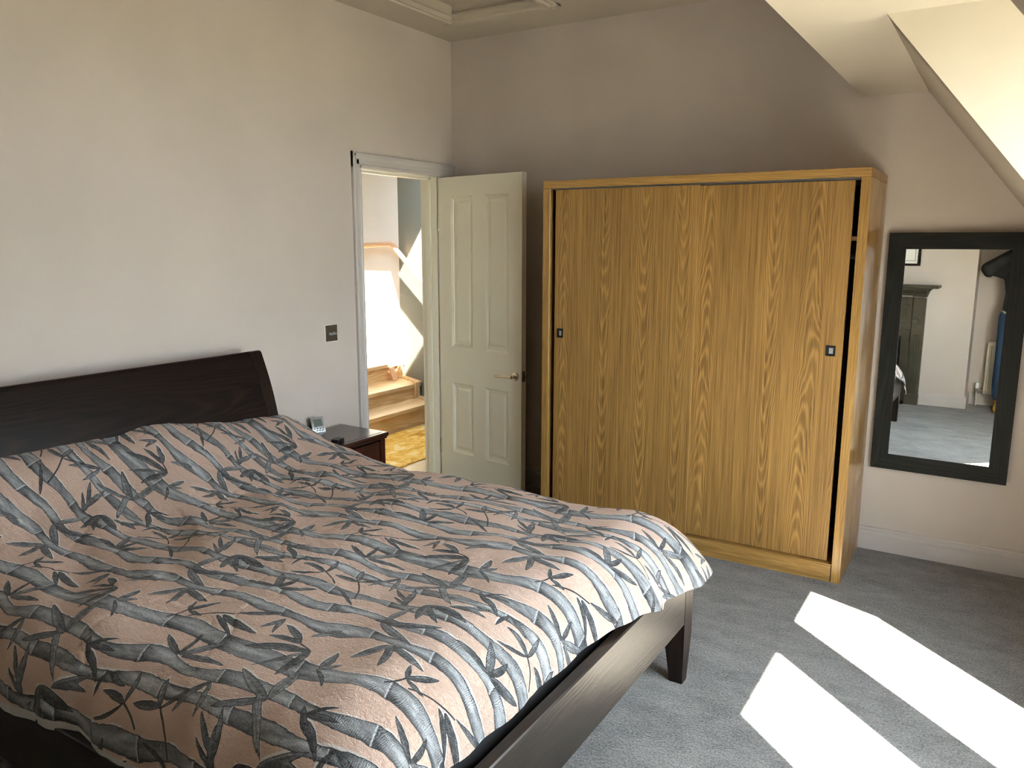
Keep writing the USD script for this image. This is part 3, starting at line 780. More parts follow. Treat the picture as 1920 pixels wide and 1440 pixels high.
def print_tile(n1=900, n2=840):
    """one repeat of the bamboo print: signed distances (metres) and tones on a grid over the repeat"""
    A, B = np.array(PAT_A), np.array(PAT_B)
    inv = np.linalg.inv(np.stack([A, B], 1))
    p, q = np.meshgrid(np.arange(n1) / n1, np.arange(n2) / n2, indexing='ij')
    rng = np.random.default_rng(11)

    def per(s, seed, oct_=3):
        """noise that repeats with the tile"""
        out, amp = 0, 1.0
        for o in range(oct_):
            r_ = np.random.default_rng(seed + o)
            k1, k2 = int(s[0] * 2 ** o), int(s[1] * 2 ** o)
            gr = r_.random((k1, k2))
            a_, b_ = p * k1, q * k2
            i, j = np.floor(a_).astype(int) % k1, np.floor(b_).astype(int) % k2
            fa, fb = a_ % 1, b_ % 1
            fa, fb = fa * fa * (3 - 2 * fa), fb * fb * (3 - 2 * fb)
            v = (gr[i, j] * (1 - fa) + gr[(i + 1) % k1, j] * fa) * (1 - fb) + (gr[i, (j + 1) % k2] * (1 - fa) + gr[(i + 1) % k1, (j + 1) % k2] * fa) * fb
            out = out + amp * v
            amp *= .5
        return out / (2 - .5 ** (oct_ - 1))

    edge = (per((60, 40), 5) - .5) * .004
    mott = per((9, 44), 21)
    fine_ = per((70, 110), 31, 2)
    cane = np.full(p.shape, .05)
    ctone = np.zeros(p.shape)
    chalo = np.full(p.shape, .05)
    rngn = np.random.default_rng(5)
    for k, (cu, clo) in enumerate(CANES):
        def f(c):
            r_ = c[0]
            for hh in (1, 2, 3):
                r_ = r_ + c[2 * hh - 1] * np.cos(2 * np.pi * hh * p) + c[2 * hh] * np.sin(2 * np.pi * hh * p)
            return r_
        U_, L_ = f(cu), f(clo)
        mid, half = (U_ + L_) / 2, np.maximum((U_ - L_) / 2, .022)
        nodes = np.sort((np.arange(3) / 3 + rngn.uniform(-.08, .08, 3) + k * .21) % 1)
        dq = (q - mid + .5) % 1 - .5
        t = dq / half
        slant = p + dq * .35
        dn = np.min([np.abs((slant - nn + .5) % 1 - .5) for nn in nodes], 0) * .70
        sg = np.min([np.where(((slant - nn) % 1) < .5, ((slant - nn) % 1), 9) for nn in nodes], 0) * .70
        swell = 1 + .10 * np.exp(-(dn / .012) ** 2)
        sd = (np.abs(dq) - half * swell) * .657 + edge
        ln = np.random.default_rng(40 + k)
        tone = .55 - .30 * np.abs(t - .1) ** 2.2 + .75 * (mott - .5) - .34 * np.exp(-sg / .035) + .16 * (fine_ - .5)
        tone = np.where(dn < .0016, .92, tone)
        tone = np.where((sg > .0016) & (sg < .005), .08, tone)
        tone = np.where(sd > -.0022, .04, tone)
        take = sd < cane
        ctone = np.where(take, tone, ctone)
        cane = np.minimum(cane, sd)
        hsd = (np.abs((q - mid - .006 + .5) % 1 - .5) - half * swell) * .657 + (per((14, 14), 70 + k) - .42) * .012
        chalo = np.minimum(chalo, hsd)
    leaf = np.full(p.shape, .05)
    ltone = np.zeros(p.shape)
    lhalo = chalo.copy()

    def window(lo, hi):
        c_ = np.array([[lo[0], lo[1]], [hi[0], lo[1]], [lo[0], hi[1]], [hi[0], hi[1]]]) @ inv.T
        i0, i1 = math.floor(c_[:, 0].min() * n1), math.ceil(c_[:, 0].max() * n1)
        j0, j1 = math.floor(c_[:, 1].min() * n2), math.ceil(c_[:, 1].max() * n2)
        I_, J_ = np.meshgrid(np.arange(i0, i1), np.arange(j0, j1), indexing='ij')
        W_ = (I_ / n1)[..., None] * A + (J_ / n2)[..., None] * B
        return (I_ % n1, J_ % n2), W_

    for k, (bu, bv, tu, tv, w, tone0, halo) in enumerate(LEAVES):
        b_, t_ = np.array([bu, bv]), np.array([tu, tv])
        ax = t_ - b_
        Ln = np.hypot(*ax)
        w = min(max(w, .012), .040)
        ex = ax / Ln
        ey = np.array([-ex[1], ex[0]])
        bow = rng.uniform(-.07, .07) * Ln

        def sdf(W_):
            d_ = W_ - b_
            s = (d_ @ ex) / Ln
            t = d_ @ ey - bow * 4 * s * (1 - s)
            sc = np.clip(s, 0, 1)
            hw = w / 2 * 1.92 * sc ** .62 * (1 - sc) ** .80 * 1.12
            inside = np.abs(t) - hw
            out = np.maximum(np.maximum(-s, s - 1) * Ln, 0)
            return np.where(out > 0, np.hypot(out, np.maximum(np.abs(t), 0)), inside * .9), s, t / np.maximum(hw, 1e-4)
        lo, hi = np.minimum(b_, t_) - w * .8 - .012, np.maximum(b_, t_) + w * .8 + .012
        ij, W_ = window(lo, hi)
        sd, s, t = sdf(W_)
        e_ = edge[ij] * .7
        sd = sd + e_
        tone = .27 + tone0 * .6 + .42 * (fine_[ij] - .5) + .30 * (mott[ij] - .5) + .12 * np.clip(t, -1, 1) - .10 * (1 - s)
        tone = np.where(np.abs(t) < .09, tone * .45, tone)
        tone = np.where(sd > -.0016, .03, tone)
        cur = leaf[ij]
        take = sd < np.minimum(cur, 0)
        ltone[ij] = np.where(take, tone, ltone[ij])
        leaf[ij] = np.minimum(cur, sd)
        sh = np.array([-.0035, .0045]) if halo else np.array([-.0012, .0018])
        sdh, _, _ = sdf(W_ - sh)
        lhalo[ij] = np.minimum(lhalo[ij], sdh - (.0012 if halo else 0.0) + e_)
    for (au, av, bu, bv) in STEMS:
        a_, b_ = np.array([au, av]), np.array([bu, bv])
        lo, hi = np.minimum(a_, b_) - .015, np.maximum(a_, b_) + .015
        ij, W_ = window(lo, hi)
        d_ = b_ - a_
        s = np.clip(((W_ - a_) @ d_) / (d_ @ d_), 0, 1)
        n_ = np.array([-d_[1], d_[0]]) / np.hypot(*d_)
        c_ = a_ + s[..., None] * d_ + n_ * (.05 * np.hypot(*d_) * np.sin(s * np.pi))[..., None]
        sd = np.linalg.norm(W_ - c_, axis=-1) - .0025
        cur = leaf[ij]
        ltone[ij] = np.where(sd < np.minimum(cur, 0), .05, ltone[ij])
        leaf[ij] = np.minimum(cur, sd)
    return inv, [cane, ctone, leaf, ltone, lhalo]


def sample(tile, p, q):
    n1, n2 = tile.shape
    a_, b_ = (p % 1) * n1, (q % 1) * n2
    i, j = np.floor(a_).astype(int), np.floor(b_).astype(int)
    fa, fb = a_ - i, b_ - j
    i, j, i2, j2 = i % n1, j % n2, (i + 1) % n1, (j + 1) % n2
    return (tile[i, j] * (1 - fa) + tile[i2, j] * fa) * (1 - fb) + (tile[i, j2] * (1 - fa) + tile[i2, j2] * fa) * fb


def duvet_mat():
    g = G()
    a = g.n('attribute', 'vector', attribute='print_shape')
    b = g.n('attribute', 'vector', attribute='print_tone')
    s1 = g.n('separate_xyz', 'x', vector=a).split('.')[0]
    s2 = g.n('separate_xyz', 'x', vector=b).split('.')[0]
    cane, leaf, halo = R(s1 + '.x'), R(s1 + '.y'), R(s1 + '.z')
    ct, lt_, = R(s2 + '.x'), R(s2 + '.y')
    uv = g.n('attribute', 'vector', attribute='print_place')
    # pen hatching across the canes and along the leaves
    wob = g.noise(g.scaled(uv, (1, 1, 1)), 30.0, 3.0)
    su = g.n('separate_xyz', 'x', vector=uv).split('.')[0]
    ph = g.math('add', g.math('multiply', R(su + '.x'), 2 * math.pi / .0050), g.math('multiply', wob, 26.0))
    hatch = g.math('multiply', g.math('sine', ph), g.range(g.noise(uv, 22.0, 3.0), .35, .7))
    stip = g.noise(g.scaled(uv, (1.0, 1.0, 1.0)), 620.0, 2.0, 0.7)
    hf = g.math('add', g.math('multiply', hatch, .22), g.math('multiply', g.math('subtract', stip, .5), .9))
    CT = [(0.0, lin(36, 37, 38)), (0.2, lin(84, 85, 86)), (0.5, lin(138, 140, 141)), (0.8, lin(190, 194, 196)), (1.0, lin(228, 229, 229))]
    LT = [(0.0, lin(28, 29, 30)), (0.22, lin(62, 63, 64)), (0.5, lin(112, 114, 115)), (0.8, lin(168, 171, 172)), (1.0, lin(214, 215, 214))]
    ccol = g.ramp(g.math('add', ct, hf), CT)
    lcol = g.ramp(g.math('add', lt_, g.math('multiply', hf, .85)), LT)
    peach = g.mix(g.range(g.noise(uv, 7.0, 4.0), .3, .7), lin(197, 167, 149), lin(209, 180, 161))
    c = g.mix(g.range(halo, -.0004, .0004, 1, 0), peach, lin(216, 210, 204))
    c = g.mix(g.range(cane, -.0004, .0004, 1, 0), c, ccol)
    c = g.mix(g.range(leaf, -.0004, .0004, 1, 0), c, lcol)
    cr = g.noise(g.scaled(uv, (1.0, 1.6, 1.0)), 34.0, 5.0, 0.62, 1.4)
    cr2 = g.n('noise_texture', 'fac', vector=uv, scale=60.0, detail=3.0, roughness=0.5, distortion=2.2)
    ridge = g.math('absolute', g.math('subtract', cr2, .5))
    weave = g.noise(uv, 900.0, 1.0)
    hgt = g.math('add', cr, g.math('multiply', g.range(ridge, 0.0, 0.06), .30))
    hgt = g.math('add', hgt, g.math('multiply', weave, .04))
    return g.done('bamboo_print_cotton', g.n('principled_bsdf', 'BSDF', base_color=c, roughness=0.72, specular_ior_level=0.3, sheen_weight=0.12, normal=g.bump(hgt, 0.75, 0.009)))


def grid_mesh(P):
    n, m_ = P.shape[:2]
    k = np.arange(n * m_).reshape(n, m_)
    f1 = np.stack([k[:-1, :-1], k[1:, :-1], k[1:, 1:]], -1).reshape(-1, 3)
    f2 = np.stack([k[:-1, :-1], k[1:, 1:], k[:-1, 1:]], -1).reshape(-1, 3)
    return trimesh.Trimesh(P.reshape(-1, 3), np.vstack([f1, f2]), process=False)


def duvet_grid(nu, nv):
    a = np.linspace(0, 1, nu)[:, None]
    b = np.linspace(0, 1, nv)[None, :]
    v0 = VN - .3 + (VF + .30 - VN + .3) * b + 0 * a
    u = U0 + (hem_u(v0) - U0) * a
    v = hem_near(u) + (hem_far(u) - hem_near(u)) * b
    return u, v


def build_duvet():
    u, v = duvet_grid(800, 720)
    P = surf(u, v)
    cr = meshkit.fbm(np.stack([u * 9 + .8 * np.sin(v * 7), v * 13, 0 * u], -1), 4, 3) - .5
    cr2 = np.abs(meshkit.fbm(np.stack([u * 6 - v * 3, v * 5 + u * 4, 0 * u + 5], -1), 3, 9) - .5)
    nrm = np.cross(np.gradient(P, axis=0), np.gradient(P, axis=1))
    nrm /= np.linalg.norm(nrm, axis=-1, keepdims=True)
    P = P + nrm * (cr * .011 - np.clip(.05 - cr2, 0, 1) * .07 * sm(.0, 1.2, 2.3 - u))[..., None]
    inv, tiles = print_tile()
    # the cloth takes up length over the pillows
    up = u - .06 * sm(1.0, .5, u)
    W = np.stack([up, v], -1) - np.array(PAT_O)
    pq = W @ inv.T
    A_ = [sample(t, pq[..., 0], pq[..., 1]) for t in tiles]
    d_ = wthing('duvet', 'peach duvet printed with grey bamboo canes and leaves', 'duvet', (1.25, -2.6, .6))
    top_ = grid_mesh(P)
    prim = objw('cover', top_, duvet_mat(), d_, True)
    pv = UsdGeom.PrimvarsAPI(prim)
    flat = lambda *q: Vt.Vec3fArray.FromNumpy(np.stack([np.broadcast_to(x, u.shape) for x in q], -1).reshape(-1, 3).astype(np.float32))
    pv.CreatePrimvar('print_shape', Sdf.ValueTypeNames.Float3Array, 'vertex').Set(flat(np.clip(A_[0], -.02, .02), np.clip(A_[2], -.02, .02), np.clip(A_[4], -.02, .02)))
    pv.CreatePrimvar('print_tone', Sdf.ValueTypeNames.Float3Array, 'vertex').Set(flat(A_[1], A_[3], 0.0))
    pv.CreatePrimvar('print_place', Sdf.ValueTypeNames.Float3Array, 'vertex').Set(flat(W[..., 0], W[..., 1], 0.0))
    # white underside, turned up as a band below the printed hem
    k = 8
    s_ = P[::k, ::k]
    n_ = nrm[::k, ::k]
    uu = u[::k, ::k]
    th = .004 + .034 * sm(0, .2, uu - U0) * sm(2.25, 2.0, uu)
    lower = s_ - n_ * th[..., None]
    band = np.array([0, .004, -.028])
    lower[:, 0] = s_[:, 0] + band
    lower[:, 1] = np.minimum(lower[:, 1], lower[:, 0] + [9, 9, .012])
    low = grid_mesh(lower[:90])
    low.invert()

    def strip(a_, b_):
        return grid_mesh(np.stack([a_, (a_ + b_) / 2, b_], 0))
    off = lambda q: P[q] - nrm[q] * .004
    near = P[:, 0]
    s1 = strip(near, near + band * sm(0, .05, u[:, 0] - U0)[:, None] * sm(2.34, 2.2, u[:, 0])[:, None])
    far = (slice(None), -1)
    s2, s3, s4 = strip(off(far), P[far]), strip(off((0,)), P[0]), strip(P[-1], off((-1,)))
    objw('underside', [low, s1, s2, s3, s4], LINING, d_, 50, label='plain white underside of the duvet')


build_duvet()

# ------------------------------------------------------------------ bedside table and what stands on it
ns = wthing('bedside_table', 'dark mahogany bedside table between the bed and the doorway', 'bedside table', (.20, -1.33, 0))
NX0, NX1, NY0, NY1, NZ = .018, .378, -1.545, -1.128, .561
prof = bx(NX0, NX1, NY0, NY1, NZ - .022, NZ, .006)
objw('top', [prof, bx(NX0 + .028, NX1 - .028, NY0 + .028, NY1 - .028, NZ - .001, NZ + .0012, .001)], MAHOG, ns)
objw('edge_moulding', [bx(NX0 + .008, NX1 - .008, NY0 + .008, NY1 - .008, NZ - .034, NZ - .0225, .003)], MAHOG, ns)
bz = NZ - .0345
for x0 in (NX0 + .014, NX1 - .052):
    for y0 in (NY0 + .014, NY1 - .052):
        objw('leg', bx(x0, x0 + .036, y0, y0 + .036, 0, bz, .003), MAHOGV, ns)
for y0 in (NY0 + .020, NY1 - .036):
    objw('side_panel', bx(NX0 + .05, NX1 - .052, y0, y0 + .014, .12, bz, .001), MAHOGV, ns)
objw('back_panel', bx(NX0 + .018, NX0 + .03, NY0 + .05, NY1 - .052, .12, bz), MAHOGV, ns)
objw('bottom_panel', bx(NX0 + .03, NX1 - .03, NY0 + .05, NY1 - .052, .12, .135), MAHOGV, ns)
for z0, z1 in ((.345, bz - .012), (.142, .335)):
    dd = objw('drawer', [bx(NX1 - .036, NX1 - .022, NY0 + .053, NY1 - .055, z0, z1, .002), bx(NX1 - .024, NX1 - .017, NY0 + .075, NY1 - .077, z0 + .02, z1 - .02, .003)], MAHOGV, ns)
    objw('knob', moved(lathe([(0, 0), (.006, 0), (.006, .008), (.013, .014), (.012, .022), (0, .024)], 20), (NX1 - .018, (NY0 + NY1) / 2, (z0 + z1) / 2), rotm(90, (0, 1, 0))), NICKEL, dd, 40)

ck_ = thing('alarm_clock', 'small silver digital alarm clock on the bedside table', 'clock', (.050, -1.345, NZ + .0013), -22.0)
cw = .036
side_p = Polygon([(.0, 0), (.030, 0), (.024, .022), (.012, .052), (-.002, .078), (-.010, .080), (-.014, .076)])
# local x is out of the clock's face; the case leans back
obj('case', prism(Polygon([(.020, .004), (.034, .000), (.036, .006), (.028, .030), (.016, .056), (.000, .079), (-.006, .081), (-.009, .078), (-.004, .070), (.010, .046)]), -cw, cw, 'xz'), SILVER, ck_, 40)
obj('stand', prism(Polygon([(-.030, 0), (-.026, 0), (-.002, .074), (-.008, .076)]), -cw + .006, cw - .006, 'xz'), BLACKP, ck_, False)
obj('foot', bx(-.029, .03, -cw + .01, cw - .01, 0, .004, .001), BLACKP, ck_, False)
sc0, sc1 = np.array([.0275, .034]), np.array([.0045, .0735])
nrm_ = np.array([sc1[1] - sc0[1], sc0[0] - sc1[0]]); nrm_ /= np.linalg.norm(nrm_)


def on_face(a, b, y0, y1, t):
    p0, p1 = sc0 + (sc1 - sc0) * a, sc0 + (sc1 - sc0) * b
    return prism(Polygon([p0 - nrm_ * .004, p1 - nrm_ * .004, p1 + nrm_ * t, p0 + nrm_ * t]), y0, y1, 'xz')


obj('bezel', on_face(-.02, 1.0, -.027, .027, .0020), SILVER, ck_, False)
scr = obj('screen', on_face(.05, .93, -.0235, .0235, .0027), LCD, ck_, False)
for r_ in range(2):
    for c_ in range(4 if r_ == 0 else 3):
        y = -.024 + .016 * c_ + (.012 if r_ else 0)
        z = .0245 - .011 * r_
        xf = np.interp(z, [.006, .030], [.036, .028])
        obj('button', bx(xf - .003, xf + .0022, y - .0045, y + .0045, z - .0022, z + .0022, .0008), BLACKP, ck_, False)

bxo = thing('small_black_box', 'small black box on the bedside table, half hidden by the duvet', 'box', (.325, -1.470, NZ + .0013), 12.0)
obj('body', bx(-.022, .022, -.03, .03, 0, .020, .003), BLACKP, bxo)
obj('lid', bx(-.0225, .0225, -.0305, .0305, .0205, .026, .003), BLACKP, bxo)

# ------------------------------------------------------------------ seen in the mirror: fireplace, print, radiator
fp = wthing('fireplace', 'cast iron fireplace surround with mantel shelf, seen in the mirror', 'fireplace', (1.805, YC, 0))
FC, FH = 1.805, .541
yb = YC + .0005
for s in (-1, 1):
    a, b = sorted((FC + s * (FH - .115), FC + s * FH))
    jb = objw('jamb', [bx(a, b, yb, yb + .062, .10, 1.055, .004)] + [bx(min(FC + s * (FH - .115 + .018 + .022 * k), FC + s * (FH - .115 + .030 + .022 * k)), max(FC + s * (FH - .115 + .018 + .022 * k), FC + s * (FH - .115 + .030 + .022 * k)), yb + .06, yb + .072, .13, .70, .003) for k in range(4)], IRON, fp)
    objw('plinth', bx(a - .006, b + .006, yb, yb + .085, 0, .104, .005), IRON, jb)
    th_ = np.linspace(.4, 4.6 * math.pi, 60)
    rr = .006 + .038 * th_ / th_[-1]
    cx_ = FC + s * (FH - .075)
    objw('scroll', tube(np.stack([cx_ + s * rr * np.cos(th_), 0 * th_ + yb + .068, .832 + rr * np.sin(th_)], 1), .0065, 8), IRON, jb, 60)
    cp = [(0, 0), (.07, 0), (.07, .012), (.078, .018), (.078, .03), (.095, .045), (.112, .07), (.118, .085), (0, .085)]
    objw('capital', sweep(cp, (a - .006, yb, 1.068), (b + (.006 if s < 0 else .006), yb, 1.068), (0, 1, 0)), IRON, jb, False)
    objw('corbel', prism(Polygon([(b if s > 0 else a, 1.07), ((b if s > 0 else a) + s * .012, 1.09), ((b if s > 0 else a) + s * .02, 1.12), ((b if s > 0 else a) + s * .05, 1.155), ((b if s > 0 else a), 1.155)]).buffer(0), yb, yb + .10, 'xz'), IRON, jb, False)
objw('frieze', [bx(FC - FH + .11, FC + FH - .11, yb, yb + .05, .74, 1.06, .003)] + [bx(FC - FH + .12 + .021 * k, FC - FH + .131 + .021 * k, yb + .049, yb + .060, 1.035, 1.058) for k in range(40)], IRON, fp, False)
for k in range(3):
    x0 = FC - .40 + k * .285
    rg = sbox(x0, .80, x0 + .23, .985).difference(sbox(x0 + .02, .82, x0 + .21, .965))
    rg2 = sbox(x0 + .035, .835, x0 + .195, .95).difference(sbox(x0 + .045, .845, x0 + .185, .94))
    objw('panel_moulding', [prism(rg, yb + .049, yb + .060, 'xz'), prism(rg2, yb + .049, yb + .056, 'xz')], IRON, fp, False)
objw('cornice', sweep([(0, 0), (.06, 0), (.066, .02), (.085, .04), (.11, .055), (.115, .075), (0, .075)], (FC - FH + .1, yb, 1.079), (FC + FH - .1, yb, 1.079), (0, 1, 0)), IRON, fp, False)
objw('mantel_shelf', bx(FC - .655, FC + .655, yb, yb + .205, 1.156, 1.186, .006), IRON, fp)
for k, (ins, dep) in enumerate(((0, .046), (.028, .034), (.056, .022))):
    o_ = sbox(FC - FH + .115 + ins, 0, FC + FH - .115 - ins, .755 - ins).difference(sbox(FC - FH + .143 + ins, -1, FC + FH - .143 - ins, .727 - ins))
    objw('inner_frame', prism(o_, yb, yb + dep, 'xz'), IRON, fp, False)
objw('fire_opening', bx(FC - FH + .19, FC + FH - .19, yb, yb + .004, 0, .67), SOOT, fp, False)
objw('hearth', bx(FC - .42, FC + .42, yb + .002, yb + .10, 0.0, .022, .004), SOOT, fp, False)

pf = wthing('framed_print', 'black framed print hung above the mantel, seen in the mirror', 'picture', (2.03, YC, 1.365))
px0, px1, pz0, pz1 = 1.81, 2.258, 1.365, 1.90
yp = YC + .0005
objw('frame', prism(sbox(px0, pz0, px1, pz1).difference(sbox(px0 + .022, pz0 + .022, px1 - .022, pz1 - .022)), yp, yp + .022, 'xz'), FRAMEB, pf, False)
pr = objw('print', bx(px0 + .02, px1 - .02, yp + .002, yp + .010, pz0 + .02, pz1 - .02), PAPER, pf, False)
bor = []
for k in range(26):
    z0 = pz0 + .045 + k * .0175
    for xb_ in (px1 - .052, px0 + .045):
        bor.append(bx(xb_, xb_ + .007, yp + .010, yp + .0106, z0, z0 + .010))
for k in range(20):
    x0 = px0 + .055 + k * .0178
    for zb_ in (pz0 + .045, pz1 - .052):
        bor.append(bx(x0, x0 + .010, yp + .010, yp + .0106, zb_, zb_ + .007))
objw('border', bor, INK, pr, False)

rd = wthing('radiator', 'white ribbed panel radiator in the alcove, seen in the mirror', 'radiator', (3.25, YA + .07, .12))
rx0, rx1, rz0, rz1 = 2.880, 3.655, .120, .632
yr = YA + .055
objw('panel', bx(rx0, rx1, yr, yr + .022, rz0, rz1, .004), RADW, rd)
for k in range(22):
    x0 = rx0 + .018 + k * .0338
    objw('rib', bx(x0, x0 + .022, yr + .020, yr + .034, rz0 + .03, rz1 - .03, .006), RADW, rd)
objw('top_grille', bx(rx0 + .002, rx1 - .002, yr - .03, yr + .024, rz1 - .006, rz1 + .006, .002), RADW, rd)
for x0 in (3.05, 3.55):
    objw('wall_bracket', bx(x0, x0 + .03, YA + .002, yr + .003, rz0 + .06, rz1 - .08), RADW, rd, False)
vv_ = objw('valve', [cyl((2.827, yr + .012, .150), (2.881, yr + .012, .150), .009, 12), cyl((2.827, yr + .012, .130), (2.827, yr + .012, .172), .012, 12)], NICKEL, rd, 40)
objw('valve_head', moved(lathe([(0, 0), (.018, 0), (.021, .006), (.021, .05), (.017, .058), (0, .060)], 20), (2.827, yr + .012, .170)), FRAMEW, vv_, 40)
objw('pipe', cyl((2.827, yr + .012, 0.0), (2.827, yr + .012, .132), .0075, 12), RADW, rd, 40)

# ------------------------------------------------------------------ the photographer, seen in the mirror


def limb(bones, length=.014, smooth_n=8, seg=14):
    parts = []
    for b in bones:
        hulls = [m3.Manifold.sphere(float(r_), seg).translate([float(q) for q in p_]) for p_, r_ in b]
        parts.append(m3.Manifold.batch_hull(hulls))
    u_ = m3.Manifold.batch_boolean(parts, m3.OpType.Add).refine_to_length(length)
    q = u_.to_mesh()
    t = trimesh.Trimesh(q.vert_properties[:, :3], q.tri_verts, process=True)
    trimesh.smoothing.filter_taubin(t, iterations=smooth_n)
    return t


PX, PY = 3.140, -4.555
v3 = lambda x, y, z: np.array([x, y, z], float)
shL, shR = v3(PX - .175, PY - .01, 1.405), v3(PX + .175, PY - .01, 1.405)
elL, elR = v3(2.845, -4.370, 1.352), v3(3.39, -4.365, 1.325)
PH = EYE - FW * .014
wrL, wrR = v3(3.045, -4.415, 1.515), v3(3.300, -4.375, 1.495)
hiL, hiR = v3(PX - .085, PY, .92), v3(PX + .085, PY, .92)
knL, knR = v3(PX - .105, PY + .03, .50), v3(PX + .11, PY + .02, .50)
anL, anR = v3(PX - .115, PY - .005, .085), v3(PX + .12, PY - .01, .085)
hc_ = v3(PX - .01, PY + .045, 1.625)
body = [
    [((PX, PY, .93), .115), ((PX - .06, PY, .92), .105), ((PX + .06, PY, .92), .105)],
    [((PX, PY, .95), .11), ((PX, PY - .005, 1.16), .105), ((PX - .05, PY, 1.12), .09), ((PX + .05, PY, 1.12), .09)],
    [((PX - .05, PY, 1.12), .09), ((PX + .05, PY, 1.12), .09), ((PX - .10, PY - .01, 1.34), .085), ((PX + .10, PY - .01, 1.34), .085)],
    [((PX - .09, PY - .01, 1.36), .075), ((PX + .09, PY - .01, 1.36), .075), (shL, .055), (shR, .055), ((PX, PY - .005, 1.44), .055)],
    [((PX, PY - .005, 1.42), .055), ((PX, PY + .02, 1.54), .052)],
    [(hc_ + [0, -.01, .02], .088), (hc_ + [0, .02, -.06], .062), (hc_ + [0, .03, .01], .078)],
    [(hc_ + [0, .03, -.085], .040), (hc_ + [0, .055, -.09], .026), (hc_ + [0, .02, -.04], .055)],
    [(hc_ + [0, .100, .005], .010), (hc_ + [0, .116, -.022], .012), (hc_ + [0, .09, -.02], .018)],
    [(hc_ + [-.084, -.005, .015], .014), (hc_ + [-.088, -.01, -.02], .011)], [(hc_ + [.084, -.005, .015], .014), (hc_ + [.088, -.01, -.02], .011)],
    [(shL, .052), (elL, .040)], [(elL, .040), (wrL, .028)], [(shR, .052), (elR, .040)], [(elR, .040), (wrR, .028)],
    [(hiL, .092), (knL, .058)], [(knL, .058), (knL * .45 + anL * .55 + [0, -.015, .03], .056), (anL, .038)],
    [(hiR, .092), (knR, .058)], [(knR, .058), (knR * .45 + anR * .55 + [0, -.015, .03], .056), (anR, .038)],
    [(anL, .036), (anL + [0, -.035, -.055], .028)], [(anL + [0, -.03, -.053], .030), (anL + [-.012, .12, -.060], .024), (anL + [-.014, .165, -.066], .018)],
    [(anR, .036), (anR + [0, -.035, -.055], .028)], [(anR + [0, -.03, -.053], .030), (anR + [.012, .12, -.060], .024), (anR + [.014, .165, -.066], .018)],
]


def hand(w, s):
    """wrist w; s = -1 for the hand at the phone's left end. The four fingers lie across its front edge, the thumb behind it"""
    end = PH + RT * s * .072
    kn = end + RT * s * .020 - FW * .016
    out = [[(w, .024), (kn + UP * .022, .0125), (kn - UP * .030, .0125), (kn, .0150)]]
    for k, (o, ln) in enumerate(((.030, .92), (.010, 1.0), (-.010, .95), (-.029, .78))):
        a = kn + UP * o
        b = a - RT * s * .004 + FW * .026 * 1.0
        c = b - RT * s * .022 * ln + FW * .002
        d = c - RT * s * .018 * ln - FW * .003
        out += [[(a, .0088), (b, .0082)], [(b, .0082), (c, .0076)], [(c, .0076), (d, .0066)]]
    a = w * .5 + kn * .5 - UP * .02
    b = kn - UP * .040 - FW * .014 - RT * s * .006
    c = b - RT * s * .030 + UP * .010 - FW * .001
    d = c - RT * s * .022 + UP * .010 + FW * .001
    out += [[(a, .014), (b, .0105)], [(b, .0105), (c, .0095)], [(c, .0095), (d, .0085)]]
    return out


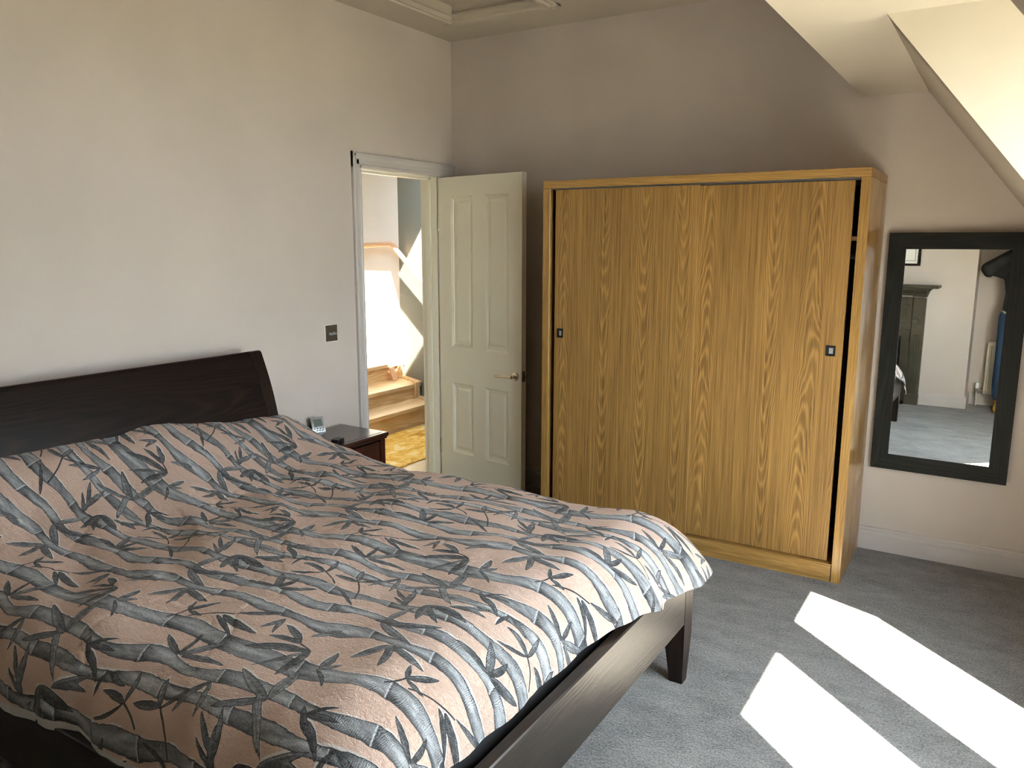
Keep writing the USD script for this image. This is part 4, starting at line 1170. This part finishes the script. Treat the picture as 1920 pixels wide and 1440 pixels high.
pn = wthing('person', 'person in a black top and blue jeans taking the picture, glimpsed in the mirror', 'person', (PX, PY, 0))
objw('body', limb(body + hand(wrL, -1) + hand(wrR, 1), .011), SKIN, pn, True)
objw('hair', limb([[(hc_ + [0, -.025, .045], .085), (hc_ + [0, .035, .065], .066), (hc_ + [0, -.05, -.01], .070)]], .014), HAIR, pn, True)
for s in (-1, 1):
    objw('eye', moved(trimesh.creation.icosphere(2, .011), hc_ + [s * .031, .088, .012]), SOOT, pn, True)
top_b = [
    [((PX, PY, .965), .122), ((PX - .055, PY, .965), .112), ((PX + .055, PY, .965), .112), ((PX - .05, PY, 1.12), .105), ((PX + .05, PY, 1.12), .105)],
    [((PX - .05, PY, 1.12), .104), ((PX + .05, PY, 1.12), .104), ((PX - .10, PY - .008, 1.34), .094), ((PX + .10, PY - .008, 1.34), .094)],
    [((PX - .09, PY - .008, 1.36), .086), ((PX + .09, PY - .008, 1.36), .086), (shL, .066), (shR, .066), ((PX, PY - .005, 1.425), .066)],
    [(shL, .068), (elL + [-.01, 0, .0], .060)], [(elL + [-.01, 0, .0], .060), (elL + [-.002, .01, -.035], .045), (wrL * .8 + elL * .2, .044)],
    [(elL + [-.01, 0, 0], .05), (shL + [.02, 0, -.10], .06), (wrL * .7 + elL * .3, .045)],
    [(shR, .068), (elR + [.01, 0, .0], .060)], [(elR + [.01, 0, 0], .060), (elR + [.002, .01, -.035], .045), (wrR * .8 + elR * .2, .044)],
]
objw('black_top', limb(top_b, .016), TSHIRT, pn, True, label='loose black long-sleeved top')
objw('undershirt', limb([[((PX - .068, PY, .918), .108), ((PX + .068, PY, .918), .108), ((PX - .066, PY, .885), .108), ((PX + .066, PY, .885), .108)]], .016), UNDER, pn, True, label='white shirt hem below the black top')
jb_ = []
for hi, kn_, an in ((hiL, knL, anL), (hiR, knR, anR)):
    jb_ += [[(hi + [0, 0, -.03], .105), (kn_, .078)], [(kn_, .078), (kn_ * .4 + an * .6, .075), (an + [0, 0, .055], .062)]]
jb_ += [[((PX - .062, PY, .875), .112), ((PX + .062, PY, .875), .112), ((PX - .07, PY, .80), .105), ((PX + .07, PY, .80), .105)]]
objw('jeans', limb(jb_, .016), JEANS, pn, True)
for an, s in ((anL, -1), (anR, 1)):
    objw('sock', limb([[(an + [0, 0, .01], .042), (an + [0, -.035, -.050], .034)], [(an + [0, -.03, -.050], .034), (an + [s * .012, .12, -.057], .028), (an + [s * .014, .165, -.064], .021)]], .012), SOCK, pn, True)
ph = thing('smartphone', 'slim black smartphone held up by the photographer', 'phone', PH)
pm = bx(-.0735, .0735, -.0358, .0358, -.008, 0, .004)
rot4 = np.eye(4)
rot4[:3, 0], rot4[:3, 1], rot4[:3, 2] = RT, UP, FW
obj('body', moved(pm, rot=rot4), BLACKP, ph, 30)
obj('screen', moved(bx(-.071, .071, -.0335, .0335, -.0086, -.0078), rot=rot4), LCD, ph, False)
